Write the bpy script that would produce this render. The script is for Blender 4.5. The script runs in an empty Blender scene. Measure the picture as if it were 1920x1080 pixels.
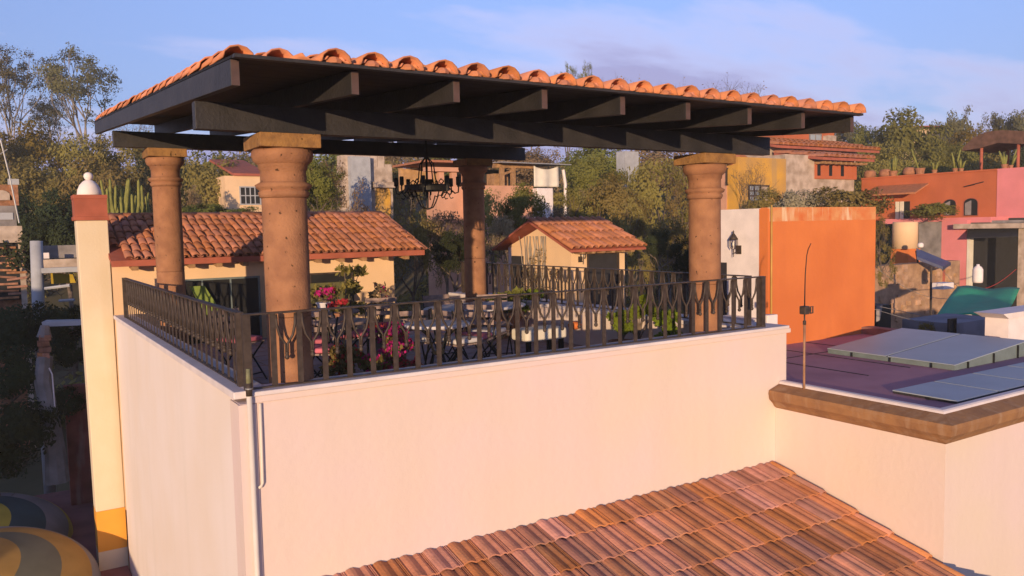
import bpy, math, random
import numpy as np
from mathutils import Vector, Matrix
random.seed(7); RNG = np.random.default_rng(7)
S = bpy.context.scene
COL = S.collection
rad = math.radians

# ------------------------------------------------------------------ camera
YAW, PITCH, ROLL, FPX = 0.5679017, 0.0744110, -0.0206076, 1514.80
CAMP = np.array([-1.53506, -6.08900, 1.16647])
_f = np.array([math.sin(YAW)*math.cos(PITCH), math.cos(YAW)*math.cos(PITCH), -math.sin(PITCH)])
_r0 = np.array([math.cos(YAW), -math.sin(YAW), 0.0]); _u0 = np.cross(_r0, _f)
_r = _r0*math.cos(ROLL)+_u0*math.sin(ROLL); _u = -_r0*math.sin(ROLL)+_u0*math.cos(ROLL)
cd = bpy.data.cameras.new('camera'); cam = bpy.data.objects.new('camera', cd); COL.objects.link(cam)
cd.sensor_width = 36; cd.lens = FPX/1920*36; cd.clip_end = 3000; cd.clip_start = 0.05
M = Matrix.Identity(4)
for i in range(3):
    M[i][0], M[i][1], M[i][2], M[i][3] = _r[i], _u[i], -_f[i], CAMP[i]
cam.matrix_world = M
S.camera = cam

# ------------------------------------------------------------------ sky, sun, exposure
SUN_AZ, SUN_EL = 41.0, 4.6          # the light travels towards azimuth 41 deg, 4.6 deg downwards
SUN_STRENGTH, SUN_COL = 2.55, (1.0, 0.715, 0.43)
CLOUD_AT = (14.4, 7.1, 9.0)
SKY_STRENGTH, EXPO = 0.15, 0.98
S.view_settings.view_transform = 'Standard'; S.view_settings.look = 'None'
S.view_settings.exposure = EXPO; S.view_settings.gamma = 1
S.view_settings.use_curve_mapping = False
W = bpy.data.worlds.new('World'); S.world = W; W.use_nodes = True
nt = W.node_tree; nt.nodes.clear()
def wn(t, **k):
    n = nt.nodes.new(t)
    for a, b in k.items(): setattr(n, a, b)
    return n
sky = wn('ShaderNodeTexSky', sky_type='NISHITA', sun_disc=False)
sky.sun_elevation = rad(SUN_EL); sky.sun_rotation = rad(180+SUN_AZ)
sky.altitude = 1900; sky.air_density = 1.0; sky.dust_density = 0.6; sky.ozone_density = 2.0
out = wn('ShaderNodeOutputWorld'); bg = wn('ShaderNodeBackground'); bg.inputs[1].default_value = SKY_STRENGTH
geo = wn('ShaderNodeNewGeometry'); sep = wn('ShaderNodeSeparateXYZ')
neg = wn('ShaderNodeVectorMath', operation='SCALE'); neg.inputs['Scale'].default_value = -1
tc = wn('ShaderNodeTexCoord')
nt.links.new(tc.outputs['Generated'], sep.inputs[0])
# clouds: flat banks, noise laid on a high plane (direction divided by its height)
addz = wn('ShaderNodeMath', operation='ADD'); addz.inputs[1].default_value = 0.16
nt.links.new(sep.outputs['Z'], addz.inputs[0])
mx = wn('ShaderNodeMath', operation='MAXIMUM'); mx.inputs[1].default_value = 0.05
nt.links.new(addz.outputs[0], mx.inputs[0])
dv = wn('ShaderNodeVectorMath', operation='DIVIDE')
cmb = wn('ShaderNodeCombineXYZ')
for i in range(3): nt.links.new(mx.outputs[0], cmb.inputs[i])
nt.links.new(tc.outputs['Generated'], dv.inputs[0]); nt.links.new(cmb.outputs[0], dv.inputs[1])
mp = wn('ShaderNodeMapping'); mp.inputs['Rotation'].default_value = (0, 0, YAW)
mp.inputs['Location'].default_value = CLOUD_AT; mp.inputs['Scale'].default_value = (0.42, 0.85, 0.5)
nt.links.new(dv.outputs[0], mp.inputs[0])
n1 = wn('ShaderNodeTexNoise'); n1.inputs['Scale'].default_value = 1.15; n1.inputs['Detail'].default_value = 10; n1.inputs['Roughness'].default_value = 0.56
nt.links.new(mp.outputs[0], n1.inputs['Vector'])
low = wn('ShaderNodeMapRange'); low.inputs['From Min'].default_value = 0.06; low.inputs['From Max'].default_value = 0.27
low.inputs['To Min'].default_value = 0.15; low.inputs['To Max'].default_value = -0.13
nt.links.new(sep.outputs['Z'], low.inputs['Value'])
nsum = wn('ShaderNodeMath', operation='ADD'); nt.links.new(n1.outputs['Fac'], nsum.inputs[0]); nt.links.new(low.outputs[0], nsum.inputs[1])
cr = wn('ShaderNodeValToRGB'); cr.color_ramp.elements[0].position = 0.47; cr.color_ramp.elements[1].position = 0.63
nt.links.new(nsum.outputs[0], cr.inputs[0])
dens = wn('ShaderNodeMath', operation='MULTIPLY'); dens.inputs[1].default_value = 0.92
nt.links.new(cr.outputs[0], dens.inputs[0])
# thin edges of the banks catch the low sun and turn pale pink
edge = wn('ShaderNodeValToRGB')
edge.color_ramp.elements[0].position = 0.3; edge.color_ramp.elements[0].color = (.8, .8, .8, 1)
edge.color_ramp.elements[1].position = 0.95; edge.color_ramp.elements[1].color = (0, 0, 0, 1)
nt.links.new(cr.outputs[0], edge.inputs[0])
ccol = wn('ShaderNodeMix', data_type='RGBA')
skys = wn('ShaderNodeMix', data_type='RGBA', blend_type='MULTIPLY'); skys.inputs['Factor'].default_value = 1
SKY_TINT = (1.14, 0.92, 1.16, 1)
tint = wn('ShaderNodeMix', data_type='RGBA'); tz = wn('ShaderNodeMapRange'); tz.inputs['From Min'].default_value = 0.04; tz.inputs['From Max'].default_value = 0.30
nt.links.new(sep.outputs['Z'], tz.inputs['Value']); nt.links.new(tz.outputs[0], tint.inputs['Factor'])
tint.inputs['A'].default_value = (.46, .40, .62, 1); tint.inputs['B'].default_value = SKY_TINT
nt.links.new(tint.outputs['Result'], skys.inputs['B'])
nt.links.new(sky.outputs[0], skys.inputs['A'])
mixc = wn('ShaderNodeMix', data_type='RGBA')
CLOUD = (1.42, 1.40, 2.45, 1)
ccol.inputs['A'].default_value = CLOUD; ccol.inputs['B'].default_value = (3.3, 2.95, 3.9, 1)
nt.links.new(edge.outputs[0], ccol.inputs['Factor']); nt.links.new(ccol.outputs['Result'], mixc.inputs['B'])
nt.links.new(dens.outputs[0], mixc.inputs['Factor']); nt.links.new(skys.outputs['Result'], mixc.inputs['A'])
nt.links.new(mixc.outputs['Result'], bg.inputs[0]); nt.links.new(bg.outputs[0], out.inputs[0])

sl = bpy.data.lights.new('sun', 'SUN'); sun = bpy.data.objects.new('sun', sl); COL.objects.link(sun)
sl.energy = SUN_STRENGTH; sl.angle = rad(0.5); sl.color = SUN_COL
sd = Vector((math.sin(rad(SUN_AZ))*math.cos(rad(SUN_EL)), math.cos(rad(SUN_AZ))*math.cos(rad(SUN_EL)), -math.sin(rad(SUN_EL))))
sun.rotation_euler = sd.to_track_quat('-Z', 'Y').to_euler()

# ------------------------------------------------------------------ measuring helpers (photo pixel -> place in the world)
def RAY(x, y): return _f+(x-960)/FPX*_r+(540-y)/FPX*_u
def PL(x, y, ax, v):
    d = RAY(x, y); i = 'xyz'.index(ax); return CAMP+d*((v-CAMP[i])/d[i])
def DP(x, y, d): return CAMP+d*RAY(x, y)
G2 = np.array([math.sin(YAW), math.cos(YAW)]); R2 = np.array([math.cos(YAW), -math.sin(YAW)])

# ------------------------------------------------------------------ materials
def mat(name, col, rough=0.85, var=0.15, scale=6.0, col2=None, bump=0.0, bscale=40.0, objvar=0.0, islvar=0.0, metal=0.0, detail=5, spec=0.3, mixlo=0.35, mixhi=0.65):
    m = bpy.data.materials.new(name); m.use_nodes = True; t = m.node_tree; N = t.nodes; L = t.links
    b = N['Principled BSDF']; b.inputs['Roughness'].default_value = rough; b.inputs['Metallic'].default_value = metal
    b.inputs['Specular IOR Level'].default_value = spec
    c = tuple(col)+(1,)
    if col2 is None: c2 = tuple(max(0, x*(1-var*2)) for x in col)+(1,)
    else: c2 = tuple(col2)+(1,)
    g = N.new('ShaderNodeNewGeometry')
    nz = N.new('ShaderNodeTexNoise'); nz.inputs['Scale'].default_value = scale; nz.inputs['Detail'].default_value = detail
    L.new(g.outputs['Position'], nz.inputs['Vector'])
    rp = N.new('ShaderNodeValToRGB'); rp.color_ramp.elements[0].position = mixlo; rp.color_ramp.elements[1].position = mixhi
    rp.color_ramp.elements[0].color = c2; rp.color_ramp.elements[1].color = c
    L.new(nz.outputs['Fac'], rp.inputs[0]); last = rp.outputs[0]
    for amt, kind in ((objvar, 'o'), (islvar, 'i')):
        if amt:
            if kind == 'o': oi = N.new('ShaderNodeObjectInfo'); rnd = oi.outputs['Random']
            else: rnd = g.outputs['Random Per Island']
            hs = N.new('ShaderNodeHueSaturation')
            mr = N.new('ShaderNodeMapRange'); mr.inputs['To Min'].default_value = 1-amt; mr.inputs['To Max'].default_value = 1+amt
            L.new(rnd, mr.inputs['Value']); L.new(mr.outputs[0], hs.inputs['Value'])
            m2 = N.new('ShaderNodeMath'); m2.operation = 'MULTIPLY_ADD'; m2.inputs[1].default_value = 7.31; m2.inputs[2].default_value = 0.13
            fr = N.new('ShaderNodeMath'); fr.operation = 'FRACT'; L.new(rnd, m2.inputs[0]); L.new(m2.outputs[0], fr.inputs[0])
            mr2 = N.new('ShaderNodeMapRange'); mr2.inputs['To Min'].default_value = 0.5-amt*0.03; mr2.inputs['To Max'].default_value = 0.5+amt*0.04
            L.new(fr.outputs[0], mr2.inputs['Value']); L.new(mr2.outputs[0], hs.inputs['Hue'])
            mr3 = N.new('ShaderNodeMapRange'); mr3.inputs['To Min'].default_value = 1-amt*0.7; mr3.inputs['To Max'].default_value = 1+amt*0.3
            L.new(fr.outputs[0], mr3.inputs['Value']); L.new(mr3.outputs[0], hs.inputs['Saturation'])
            L.new(last, hs.inputs['Color']); last = hs.outputs[0]
    L.new(last, b.inputs['Base Color'])
    if bump:
        bz = N.new('ShaderNodeTexNoise'); bz.inputs['Scale'].default_value = bscale; bz.inputs['Detail'].default_value = 4
        L.new(g.outputs['Position'], bz.inputs['Vector'])
        bp = N.new('ShaderNodeBump'); bp.inputs['Strength'].default_value = bump; bp.inputs['Distance'].default_value = 0.02
        L.new(bz.outputs['Fac'], bp.inputs['Height']); L.new(bp.outputs[0], b.inputs['Normal'])
    return m

def streaks(m, col, amount=0.5, scale=(3, 3, 0.25), lo=0.52, hi=0.72):
    """vertical weather streaks of another colour over a material"""
    t = m.node_tree; N = t.nodes; L = t.links; b = N['Principled BSDF']
    src = b.inputs['Base Color'].links[0].from_socket
    g = N.new('ShaderNodeNewGeometry'); mp_ = N.new('ShaderNodeMapping'); mp_.inputs['Scale'].default_value = scale
    L.new(g.outputs['Position'], mp_.inputs[0])
    nz = N.new('ShaderNodeTexNoise'); nz.inputs['Scale'].default_value = 1; nz.inputs['Detail'].default_value = 6
    L.new(mp_.outputs[0], nz.inputs['Vector'])
    rp = N.new('ShaderNodeValToRGB'); rp.color_ramp.elements[0].position = lo; rp.color_ramp.elements[1].position = hi
    rp.color_ramp.elements[1].color = (amount,)*3+(1,)
    L.new(nz.outputs['Fac'], rp.inputs[0])
    mx_ = N.new('ShaderNodeMix'); mx_.data_type = 'RGBA'; mx_.inputs['B'].default_value = tuple(col)+(1,)
    L.new(rp.outputs[0], mx_.inputs['Factor']); L.new(src, mx_.inputs['A']); L.new(mx_.outputs['Result'], b.inputs['Base Color'])
    return m

def leafmat(name, col, var=0.28, transl=0.35, hue=0.025):
    m = bpy.data.materials.new(name); m.use_nodes = True; t = m.node_tree; N = t.nodes; L = t.links
    b = N['Principled BSDF']; b.inputs['Roughness'].default_value = 0.8; b.inputs['Specular IOR Level'].default_value = 0.15
    g = N.new('ShaderNodeNewGeometry'); oi = N.new('ShaderNodeObjectInfo')
    nz = N.new('ShaderNodeTexNoise'); nz.inputs['Scale'].default_value = 0.9; nz.inputs['Detail'].default_value = 3
    L.new(g.outputs['Position'], nz.inputs['Vector'])
    hs = N.new('ShaderNodeHueSaturation'); hs.inputs['Color'].default_value = tuple(col)+(1,)
    a = N.new('ShaderNodeMath'); a.operation = 'ADD'; L.new(g.outputs['Random Per Island'], a.inputs[0]); L.new(oi.outputs['Random'], a.inputs[1])
    a2 = N.new('ShaderNodeMath'); a2.operation = 'ADD'; L.new(a.outputs[0], a2.inputs[0]); L.new(nz.outputs['Fac'], a2.inputs[1])
    mr = N.new('ShaderNodeMapRange'); mr.inputs['From Max'].default_value = 3; mr.inputs['To Min'].default_value = 1-var*1.6; mr.inputs['To Max'].default_value = 1+var*1.6
    L.new(a2.outputs[0], mr.inputs['Value']); L.new(mr.outputs[0], hs.inputs['Value'])
    mh = N.new('ShaderNodeMapRange'); mh.inputs['To Min'].default_value = 0.5-hue; mh.inputs['To Max'].default_value = 0.5+hue*0.6
    L.new(oi.outputs['Random'], mh.inputs['Value']); L.new(mh.outputs[0], hs.inputs['Hue'])
    L.new(hs.outputs[0], b.inputs['Base Color'])
    tr = N.new('ShaderNodeBsdfTranslucent'); L.new(hs.outputs[0], tr.inputs['Color'])
    ms = N.new('ShaderNodeMixShader'); ms.inputs[0].default_value = transl
    L.new(b.outputs[0], ms.inputs[1]); L.new(tr.outputs[0], ms.inputs[2])
    L.new(ms.outputs[0], N['Material Output'].inputs['Surface'])
    return m

MT = {}
MT['plaster'] = streaks(mat('pink_cream_plaster', (.71, .565, .545), .9, .03, .55, col2=(.70, .575, .475), bump=.18, bscale=14), (.60, .485, .43), .22, (5, 5, .3), .48, .8)
MT['plaster_left'] = streaks(mat('cream_plaster_weathered', (.80, .705, .67), .9, .04, 1.0, col2=(.77, .66, .59), bump=.12, bscale=25), (.68, .60, .53), .35)
MT['cream'] = streaks(mat('yellow_cream_plaster', (.73, .61, .45), .9, .05, 2.2, col2=(.70, .57, .40), bump=.15, bscale=30), (.60, .45, .25), .4)
MT['cap'] = mat('cap_paint', (.72, .64, .64), .85, .06, 5, bump=.08)
MT['peach'] = mat('peach_plaster', (.80, .55, .33), .9, .05, 2, bump=.1)
MT['cantera'] = mat('cantera_stone', (.37, .178, .092), .9, .18, 7, col2=(.27, .125, .068), bump=.35, bscale=60)
MT['cantera_cap'] = mat('cantera_stone_golden', (.34, .18, .065), .9, .18, 14, col2=(.23, .12, .05), bump=.4, bscale=50)
def pits(m, sc=26, dark=.25):
    t = m.node_tree; N = t.nodes; L = t.links; b = N['Principled BSDF']; src = b.inputs['Base Color'].links[0].from_socket
    g = N.new('ShaderNodeNewGeometry'); v = N.new('ShaderNodeTexNoise'); v.inputs['Scale'].default_value = sc; v.inputs['Detail'].default_value = 2
    L.new(g.outputs['Position'], v.inputs['Vector'])
    rp = N.new('ShaderNodeValToRGB'); rp.color_ramp.elements[0].position = .27; rp.color_ramp.elements[1].position = .31
    rp.color_ramp.elements[0].color = (dark, dark, dark, 1)
    L.new(v.outputs['Fac'], rp.inputs[0])
    mx_ = N.new('ShaderNodeMix'); mx_.data_type = 'RGBA'; mx_.blend_type = 'MULTIPLY'; mx_.inputs['Factor'].default_value = 1
    L.new(src, mx_.inputs['A']); L.new(rp.outputs[0], mx_.inputs['B']); L.new(mx_.outputs['Result'], b.inputs['Base Color'])
    return m
pits(MT['cantera'], 24); pits(MT['cantera_cap'], 26)
MT['cornice'] = streaks(mat('brown_cornice_stone', (.33, .17, .075), .9, .2, 5, col2=(.24, .12, .06), bump=.3, bscale=30), (.42, .28, .18), .5, (9, 9, 1))
MT['beam'] = mat('dark_painted_timber', (.038, .034, .035), .55, .25, 5, col2=(.024, .022, .023), bump=.25, bscale=35, spec=.35)
MT['soffit'] = mat('near_black_boards', (.016, .015, .015), .7, .25, 8)
MT['beam_end_lit'] = mat('timber_end_lit', (.10, .06, .055), .6, .12, 12)  # paler pinkish tone paints in the sun on the rafter fronts
MT['iron'] = mat('brown_black_iron', (.072, .052, .043), .55, .2, 20, metal=.1)
MT['black'] = mat('black_iron', (.015, .014, .014), .5, .2, 20)
MT['tile'] = mat('terracotta', (.62, .215, .085), .85, .15, 10, col2=(.50, .18, .09), bump=.2, bscale=60, objvar=.16, islvar=.10)
MT['tile_old'] = mat('weathered_terracotta', (.47, .165, .07), .9, .2, 8, col2=(.36, .125, .058), bump=.25, bscale=50, objvar=.16, islvar=.14)
MT['tile_front'] = streaks(mat('matt_terracotta', (.53, .20, .11), .95, .2, 7, col2=(.42, .16, .09), bump=.35, bscale=45, objvar=.34), (.46, .27, .17), .45, (5, 2, 2), .5, .75)
MT['mortar'] = mat('mortar', (.45, .25, .14), .95, .15, 20, bump=.3)
MT['red_paint'] = mat('red_oxide_paint', (.42, .12, .075), .9, .12, 4)
MT['floor'] = mat('terrace_tile_floor', (.42, .31, .31), .8, .12, 3, bump=.1)
MT['deck'] = mat('painted_roof_deck', (.41, .205, .25), .85, .08, 2.0, col2=(.34, .165, .205))
MT['orange'] = streaks(mat('orange_paint', (.68, .20, .055), .88, .05, 1.3, col2=(.60, .165, .045), bump=.25, bscale=12), (.52, .14, .05), .35, (4, 4, .5), .5, .8)
MT['orange_top'] = streaks(mat('faded_orange', (.62, .16, .045), .9, .25, 5, col2=(.66, .30, .12)), (.75, .55, .35), .8, (7, 7, 1.2), .55, .65)
MT['white'] = mat('white_paint', (.84, .75, .73), .85, .06, 5)
MT['whiteblue'] = mat('pale_grey_paint', (.42, .43, .46), .85, .1, 4)
MT['dark'] = mat('dark_opening', (.018, .018, .02), .6, .2, 3)
MT['door'] = mat('charcoal_door', (.035, .033, .036), .55, .1, 8)
MT['glass'] = mat('painted_sky_glass', (.33, .38, .43), .5, .05, 2, spec=.5)  # blue-grey base colour stands in for the sky reflected in the panes
MT['frame_teal'] = mat('grey_green_frame', (.17, .21, .21), .6, .1, 6)
MT['concrete'] = mat('grey_concrete', (.30, .27, .26), .95, .2, 3, bump=.3)
MT['rubble'] = mat('rubble_stone', (.52, .31, .18), .95, .25, 4, col2=(.33, .19, .11), bump=.8, bscale=8, objvar=.2)
MT['brick'] = mat('red_brick', (.42, .19, .11), .95, .2, 12, bump=.3, objvar=.25)
MT['wood'] = mat('raw_timber', (.42, .24, .12), .85, .2, 10)
MT['chair_wood'] = mat('grey_brown_slat', (.33, .235, .21), .7, .2, 15)
MT['cloth'] = mat('off_white_cloth', (.74, .68, .58), .95, .06, 4, bump=.1, bscale=6)
MT['pinkcloth'] = mat('pink_fabric', (.62, .16, .22), .9, .12, 8)
MT['redcloth'] = mat('red_fabric', (.50, .05, .045), .9, .12, 8)
MT['seatwhite'] = mat('pale_fabric', (.62, .58, .60), .9, .06, 6)
MT['pot'] = mat('clay_pot', (.40, .18, .10), .9, .15, 8)
MT['bark'] = mat('bark', (.20, .15, .115), .95, .25, 6, bump=.5)
MT['bark_pale'] = mat('pale_bark', (.36, .31, .27), .95, .25, 3, bump=.3)
MT['earth'] = mat('dry_earth_and_grass', (.16, .115, .06), .95, .25, .35, col2=(.085, .075, .035), bump=.5, bscale=2)
MT['red_house'] = streaks(mat('rust_red_paint', (.50, .135, .055), .9, .07, 1.5), (.44, .11, .05), .5)
MT['pink'] = streaks(mat('rose_pink_paint', (.72, .24, .25), .9, .06, 1.5), (.66, .22, .2), .4)
MT['salmon'] = mat('salmon_plaster', (.62, .33, .22), .9, .08, 2, bump=.2)
MT['yellow'] = streaks(mat('mustard_paint', (.66, .35, .05), .9, .25, 1.2, col2=(.48, .27, .08)), (.35, .24, .13), .6)
MT['palestone'] = mat('pale_field_stone', (.55, .44, .36), .95, .3, 3.5, col2=(.34, .26, .2), bump=.8, bscale=7)
MT['green_tarp'] = mat('green_tarp', (.035, .40, .19), .6, .12, 1.2)
MT['blue_tarp'] = mat('grey_blue_tarp', (.25, .235, .27), .8, .2, 2)
MT['solar'] = mat('solar_glass', (.05, .06, .14), .25, .1, 4, spec=.6)
MT['thatch'] = mat('brown_thatch', (.16, .085, .06), .95, .2, 6, bump=.4)
MT['metal'] = mat('galvanised_sheet', (.42, .42, .43), .45, .1, 8, metal=.3)
MT['plastic'] = mat('white_pvc', (.74, .66, .58), .5, .05, 4)
MT['domec'] = mat('ochre_dome_paint', (.36, .215, .06), .8, .15, 2)
MT['yellowsheet'] = mat('yellow_sheet', (.52, .36, .03), .7, .12, 4)
MT['cactus'] = mat('cactus_green', (.24, .24, .06), .8, .2, 8)
L_OLIVE = leafmat('olive_leaves', (.255, .21, .062))
L_DRY = leafmat('dry_leaves', (.30, .215, .115), hue=.02)
L_GREEN = leafmat('green_leaves', (.195, .20, .046))
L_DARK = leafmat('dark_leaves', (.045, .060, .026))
L_GUM = leafmat('gum_leaves', (.16, .15, .07))
L_LIME = leafmat('lime_leaves', (.20, .25, .025), transl=.4)
L_YEL = leafmat('yellow_leaves', (.21, .15, .025))
L_BLOOM = leafmat('magenta_blossom', (.55, .025, .20), transl=.35, hue=.01)
L_RED = leafmat('red_blossom', (.50, .04, .04), transl=.3, hue=.01)
L_WHITE = leafmat('white_blossom', (.34, .30, .20), transl=.3, hue=.01)

# ------------------------------------------------------------------ mesh helpers
class MB:
    def __init__(s): s.v = []; s.f = []
    def add(s, vs, fs):
        o = len(s.v); s.v += [tuple(float(c) for c in p) for p in vs]; s.f += [tuple(i+o for i in q) for q in fs]; return s
    def box(s, x0, x1, y0, y1, z0, z1):
        return s.add([(x0,y0,z0),(x1,y0,z0),(x1,y1,z0),(x0,y1,z0),(x0,y0,z1),(x1,y0,z1),(x1,y1,z1),(x0,y1,z1)],
                     [(3,2,1,0),(4,5,6,7),(0,1,5,4),(1,2,6,5),(2,3,7,6),(3,0,4,7)])
    def hexa(s, b, t):   # four bottom points, four top points
        return s.add(list(b)+list(t), [(3,2,1,0),(4,5,6,7),(0,1,5,4),(1,2,6,5),(2,3,7,6),(3,0,4,7)])
    def tube(s, pts, r, n=6, cap=True):
        pts = [np.array(p, float) for p in pts]; k = len(pts)
        rs = r if isinstance(r, (list, tuple)) else [r]*k
        base = len(s.v); prev = None
        for i, p in enumerate(pts):
            t = pts[min(i+1, k-1)]-pts[max(i-1, 0)]; t = t/(np.linalg.norm(t)+1e-9)
            if prev is None:
                a = np.array([0,0,1.]) if abs(t[2]) < .9 else np.array([1.,0,0]); a = np.cross(t, a)
            else: a = prev-t*np.dot(prev, t)
            a /= np.linalg.norm(a)+1e-9; prev = a; b = np.cross(t, a)
            for j in range(n):
                th = 2*math.pi*j/n; s.v.append(tuple(p+rs[i]*(a*math.cos(th)+b*math.sin(th))))
        for i in range(k-1):
            for j in range(n):
                s.f.append((base+i*n+j, base+i*n+(j+1) % n, base+(i+1)*n+(j+1) % n, base+(i+1)*n+j))
        if cap:
            s.f.append(tuple(base+j for j in range(n-1, -1, -1))); s.f.append(tuple(base+(k-1)*n+j for j in range(n)))
        return s
    def lathe(s, prof, c, n=24):
        base = len(s.v); k = len(prof)
        for r_, z in prof:
            for j in range(n):
                th = 2*math.pi*j/n; s.v.append((c[0]+r_*math.cos(th), c[1]+r_*math.sin(th), c[2]+z))
        for i in range(k-1):
            for j in range(n): s.f.append((base+i*n+j, base+i*n+(j+1) % n, base+(i+1)*n+(j+1) % n, base+(i+1)*n+j))
        s.f.append(tuple(base+j for j in range(n-1, -1, -1))); s.f.append(tuple(base+(k-1)*n+j for j in range(n)))
        return s
    def prism(s, poly, off):   # polygon (3d points) swept by a vector
        k = len(poly); off = np.array(off, float); p = [np.array(q, float) for q in poly]
        return s.add(p+[q+off for q in p], [tuple(range(k-1, -1, -1)), tuple(range(k, 2*k))]+[(i, (i+1) % k, k+(i+1) % k, k+i) for i in range(k)])

def mesh_of(name, v, f, smooth=False):
    me = bpy.data.meshes.new(name); me.from_pydata(v, [], f); me.update()
    if smooth:
        for p in me.polygons: p.use_smooth = True
    return me
def fast_mesh(name, V, Q):
    """vertices Nx3, quads Mx4 as numpy arrays"""
    me = bpy.data.meshes.new(name); V = np.ascontiguousarray(V, dtype=np.float32); Q = np.ascontiguousarray(Q, dtype=np.int32)
    me.vertices.add(len(V)); me.vertices.foreach_set('co', V.ravel())
    k = Q.shape[1]
    me.loops.add(Q.size); me.loops.foreach_set('vertex_index', Q.ravel())
    me.polygons.add(len(Q)); me.polygons.foreach_set('loop_start', np.arange(0, Q.size, k, dtype=np.int32))
    me.update(calc_edges=True); return me

def emp(name, loc, label, cat, group=None, rz=0.0, scale=1.0):
    o = bpy.data.objects.new(name, None); COL.objects.link(o); o.empty_display_size = .1
    o.location = tuple(float(c) for c in loc); o.rotation_euler = (0, 0, rz); o.scale = (scale,)*3
    o['label'] = label; o['category'] = cat
    if group: o['group'] = group
    o['_org'] = [float(c) for c in loc]
    return o
def org(o):
    while o.parent: o = o.parent
    return np.array(o['_org']) if '_org' in o else np.zeros(3)
def part(name, mb, m, parent, smooth=False, kind=None, label=None, bevel=0.0, local=False):
    """one mesh object from world coordinates, under its thing"""
    w = np.zeros(3) if (local or parent is None) else org(parent)
    v = [(p[0]-w[0], p[1]-w[1], p[2]-w[2]) for p in mb.v] if isinstance(mb, MB) else None
    me = mesh_of(name, v, mb.f, smooth) if v is not None else mb
    o = bpy.data.objects.new(name, me); COL.objects.link(o)
    if m is not None and not me.materials: me.materials.append(m)
    if parent is not None: o.parent = parent
    if kind: o['kind'] = kind
    if label: o['label'] = label
    if bevel:
        b = o.modifiers.new('bevel', 'BEVEL'); b.width = bevel; b.segments = 2; b.limit_method = 'ANGLE'
    return o
def thing(name, mb, m, label, cat, group=None, smooth=False, bevel=0.0, kind=None):
    """a thing that is a single mesh, its origin at its base"""
    V = np.array(mb.v); c = (V.min(0)+V.max(0))/2; c[2] = V[:, 2].min()
    o = bpy.data.objects.new(name, mesh_of(name, [tuple(p-c) for p in V], mb.f, smooth)); COL.objects.link(o); o.location = tuple(c)
    o.data.materials.append(m)
    if kind: o['kind'] = kind
    else: o['label'] = label; o['category'] = cat
    if group: o['group'] = group
    if bevel:
        b = o.modifiers.new('bevel', 'BEVEL'); b.width = bevel; b.segments = 2; b.limit_method = 'ANGLE'
    return o
def struct(name, mb, m, smooth=False):
    o = part(name, mb, m, None, smooth, kind='structure'); return o
def inst(name, me, parent, T):
    """a child sharing mesh data, placed by a 4x4 world matrix"""
    o = bpy.data.objects.new(name, me); COL.objects.link(o); o.parent = parent
    w = org(parent); T = Matrix(T); T.translation = T.translation-Vector(w); o.matrix_local = T
    return o
def clone(root, loc, rz, label, scale=None, group=None, sub=True):
    r = root.copy(); COL.objects.link(r); r.location = tuple(float(c) for c in loc); r.rotation_euler = (0, 0, rz); r['label'] = label
    if scale is not None: r.scale = scale if hasattr(scale, '__len__') else (scale,)*3
    if group: r['group'] = group
    for ch in list(root.children):
        c = ch.copy(); COL.objects.link(c); c.parent = r
        for g in list(ch.children):
            d = g.copy(); COL.objects.link(d); d.parent = c
    return r

def leaf_arrays(C, size, rng, elong=1.6, flat=0.0, out=None):
    """random small quads centred on the points C"""
    n = len(C); d = rng.normal(size=(n, 3)); d[:, 2] *= (1-flat*.5)
    if out is not None:      # leaves turn their faces outward from the twig, loosely
        nn = out/(np.linalg.norm(out, axis=1)[:, None]+1e-9)+rng.normal(size=(n, 3))*.38; nn /= np.linalg.norm(nn, axis=1)[:, None]
        d -= nn*(d*nn).sum(1)[:, None]; d /= np.linalg.norm(d, axis=1)[:, None]
        e = np.cross(nn, d); s = size*(0.6+0.8*rng.random(n))[:, None]; a = d*s*elong*.5; b = e*s*.5
        return np.stack([C-a, C+b*.9, C+a, C-b*.9], 1).reshape(-1, 3), np.arange(4*n).reshape(n, 4)
    d /= np.linalg.norm(d, axis=1)[:, None]
    e = rng.normal(size=(n, 3)); e -= d*(e*d).sum(1)[:, None]; e /= np.linalg.norm(e, axis=1)[:, None]
    s = size*(0.6+0.8*rng.random(n))[:, None]
    a = d*s*elong*.5; b = e*s*.5
    V = np.stack([C-a, C+b*.9, C+a, C-b*.9], 1).reshape(-1, 3)
    Q = np.arange(4*n).reshape(n, 4)
    return V, Q
def clump_points(rng, centers, n, spread, flatten=.75):
    k = len(centers); idx = rng.integers(0, k, n); p = rng.normal(size=(n, 3)); p /= np.linalg.norm(p, axis=1)[:, None]
    p *= (rng.random(n)**.45)[:, None]
    sp = np.asarray(spread)[idx][:, None] if hasattr(spread, '__len__') else spread
    return centers[idx]+p*sp*np.array([1, 1, flatten])

# ------------------------------------------------------------------ ground
def terrain(x, y):
    q = np.stack([np.asarray(x)-CAMP[0], np.asarray(y)-CAMP[1]], -1)
    s = q@G2; t = q@R2
    h = np.interp(s, [-400, -20, 14, 22, 30, 45, 70, 110, 200, 900], [-6, -6, -5.2, -3.9, -2.6, 1.2, 5.6, 8.5, 10, 14])
    h = h+np.where(s > 18, 1, 0)*(0.5*np.sin(t*.21+1)+.35*np.sin(s*.3+t*.11))*np.clip((s-18)/20, 0, 1)
    h = h-1.4*np.clip((-t-4)/10, 0, 1)*np.clip((26-s)/10, 0, 1)
    return h
ss = np.concatenate([np.linspace(-60, 10, 12), np.linspace(12, 110, 70), np.linspace(120, 900, 16)])
tt = np.concatenate([np.linspace(-700, -90, 12), np.linspace(-80, 80, 70), np.linspace(90, 700, 12)])
SS, TT = np.meshgrid(ss, tt, indexing='ij')
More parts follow.
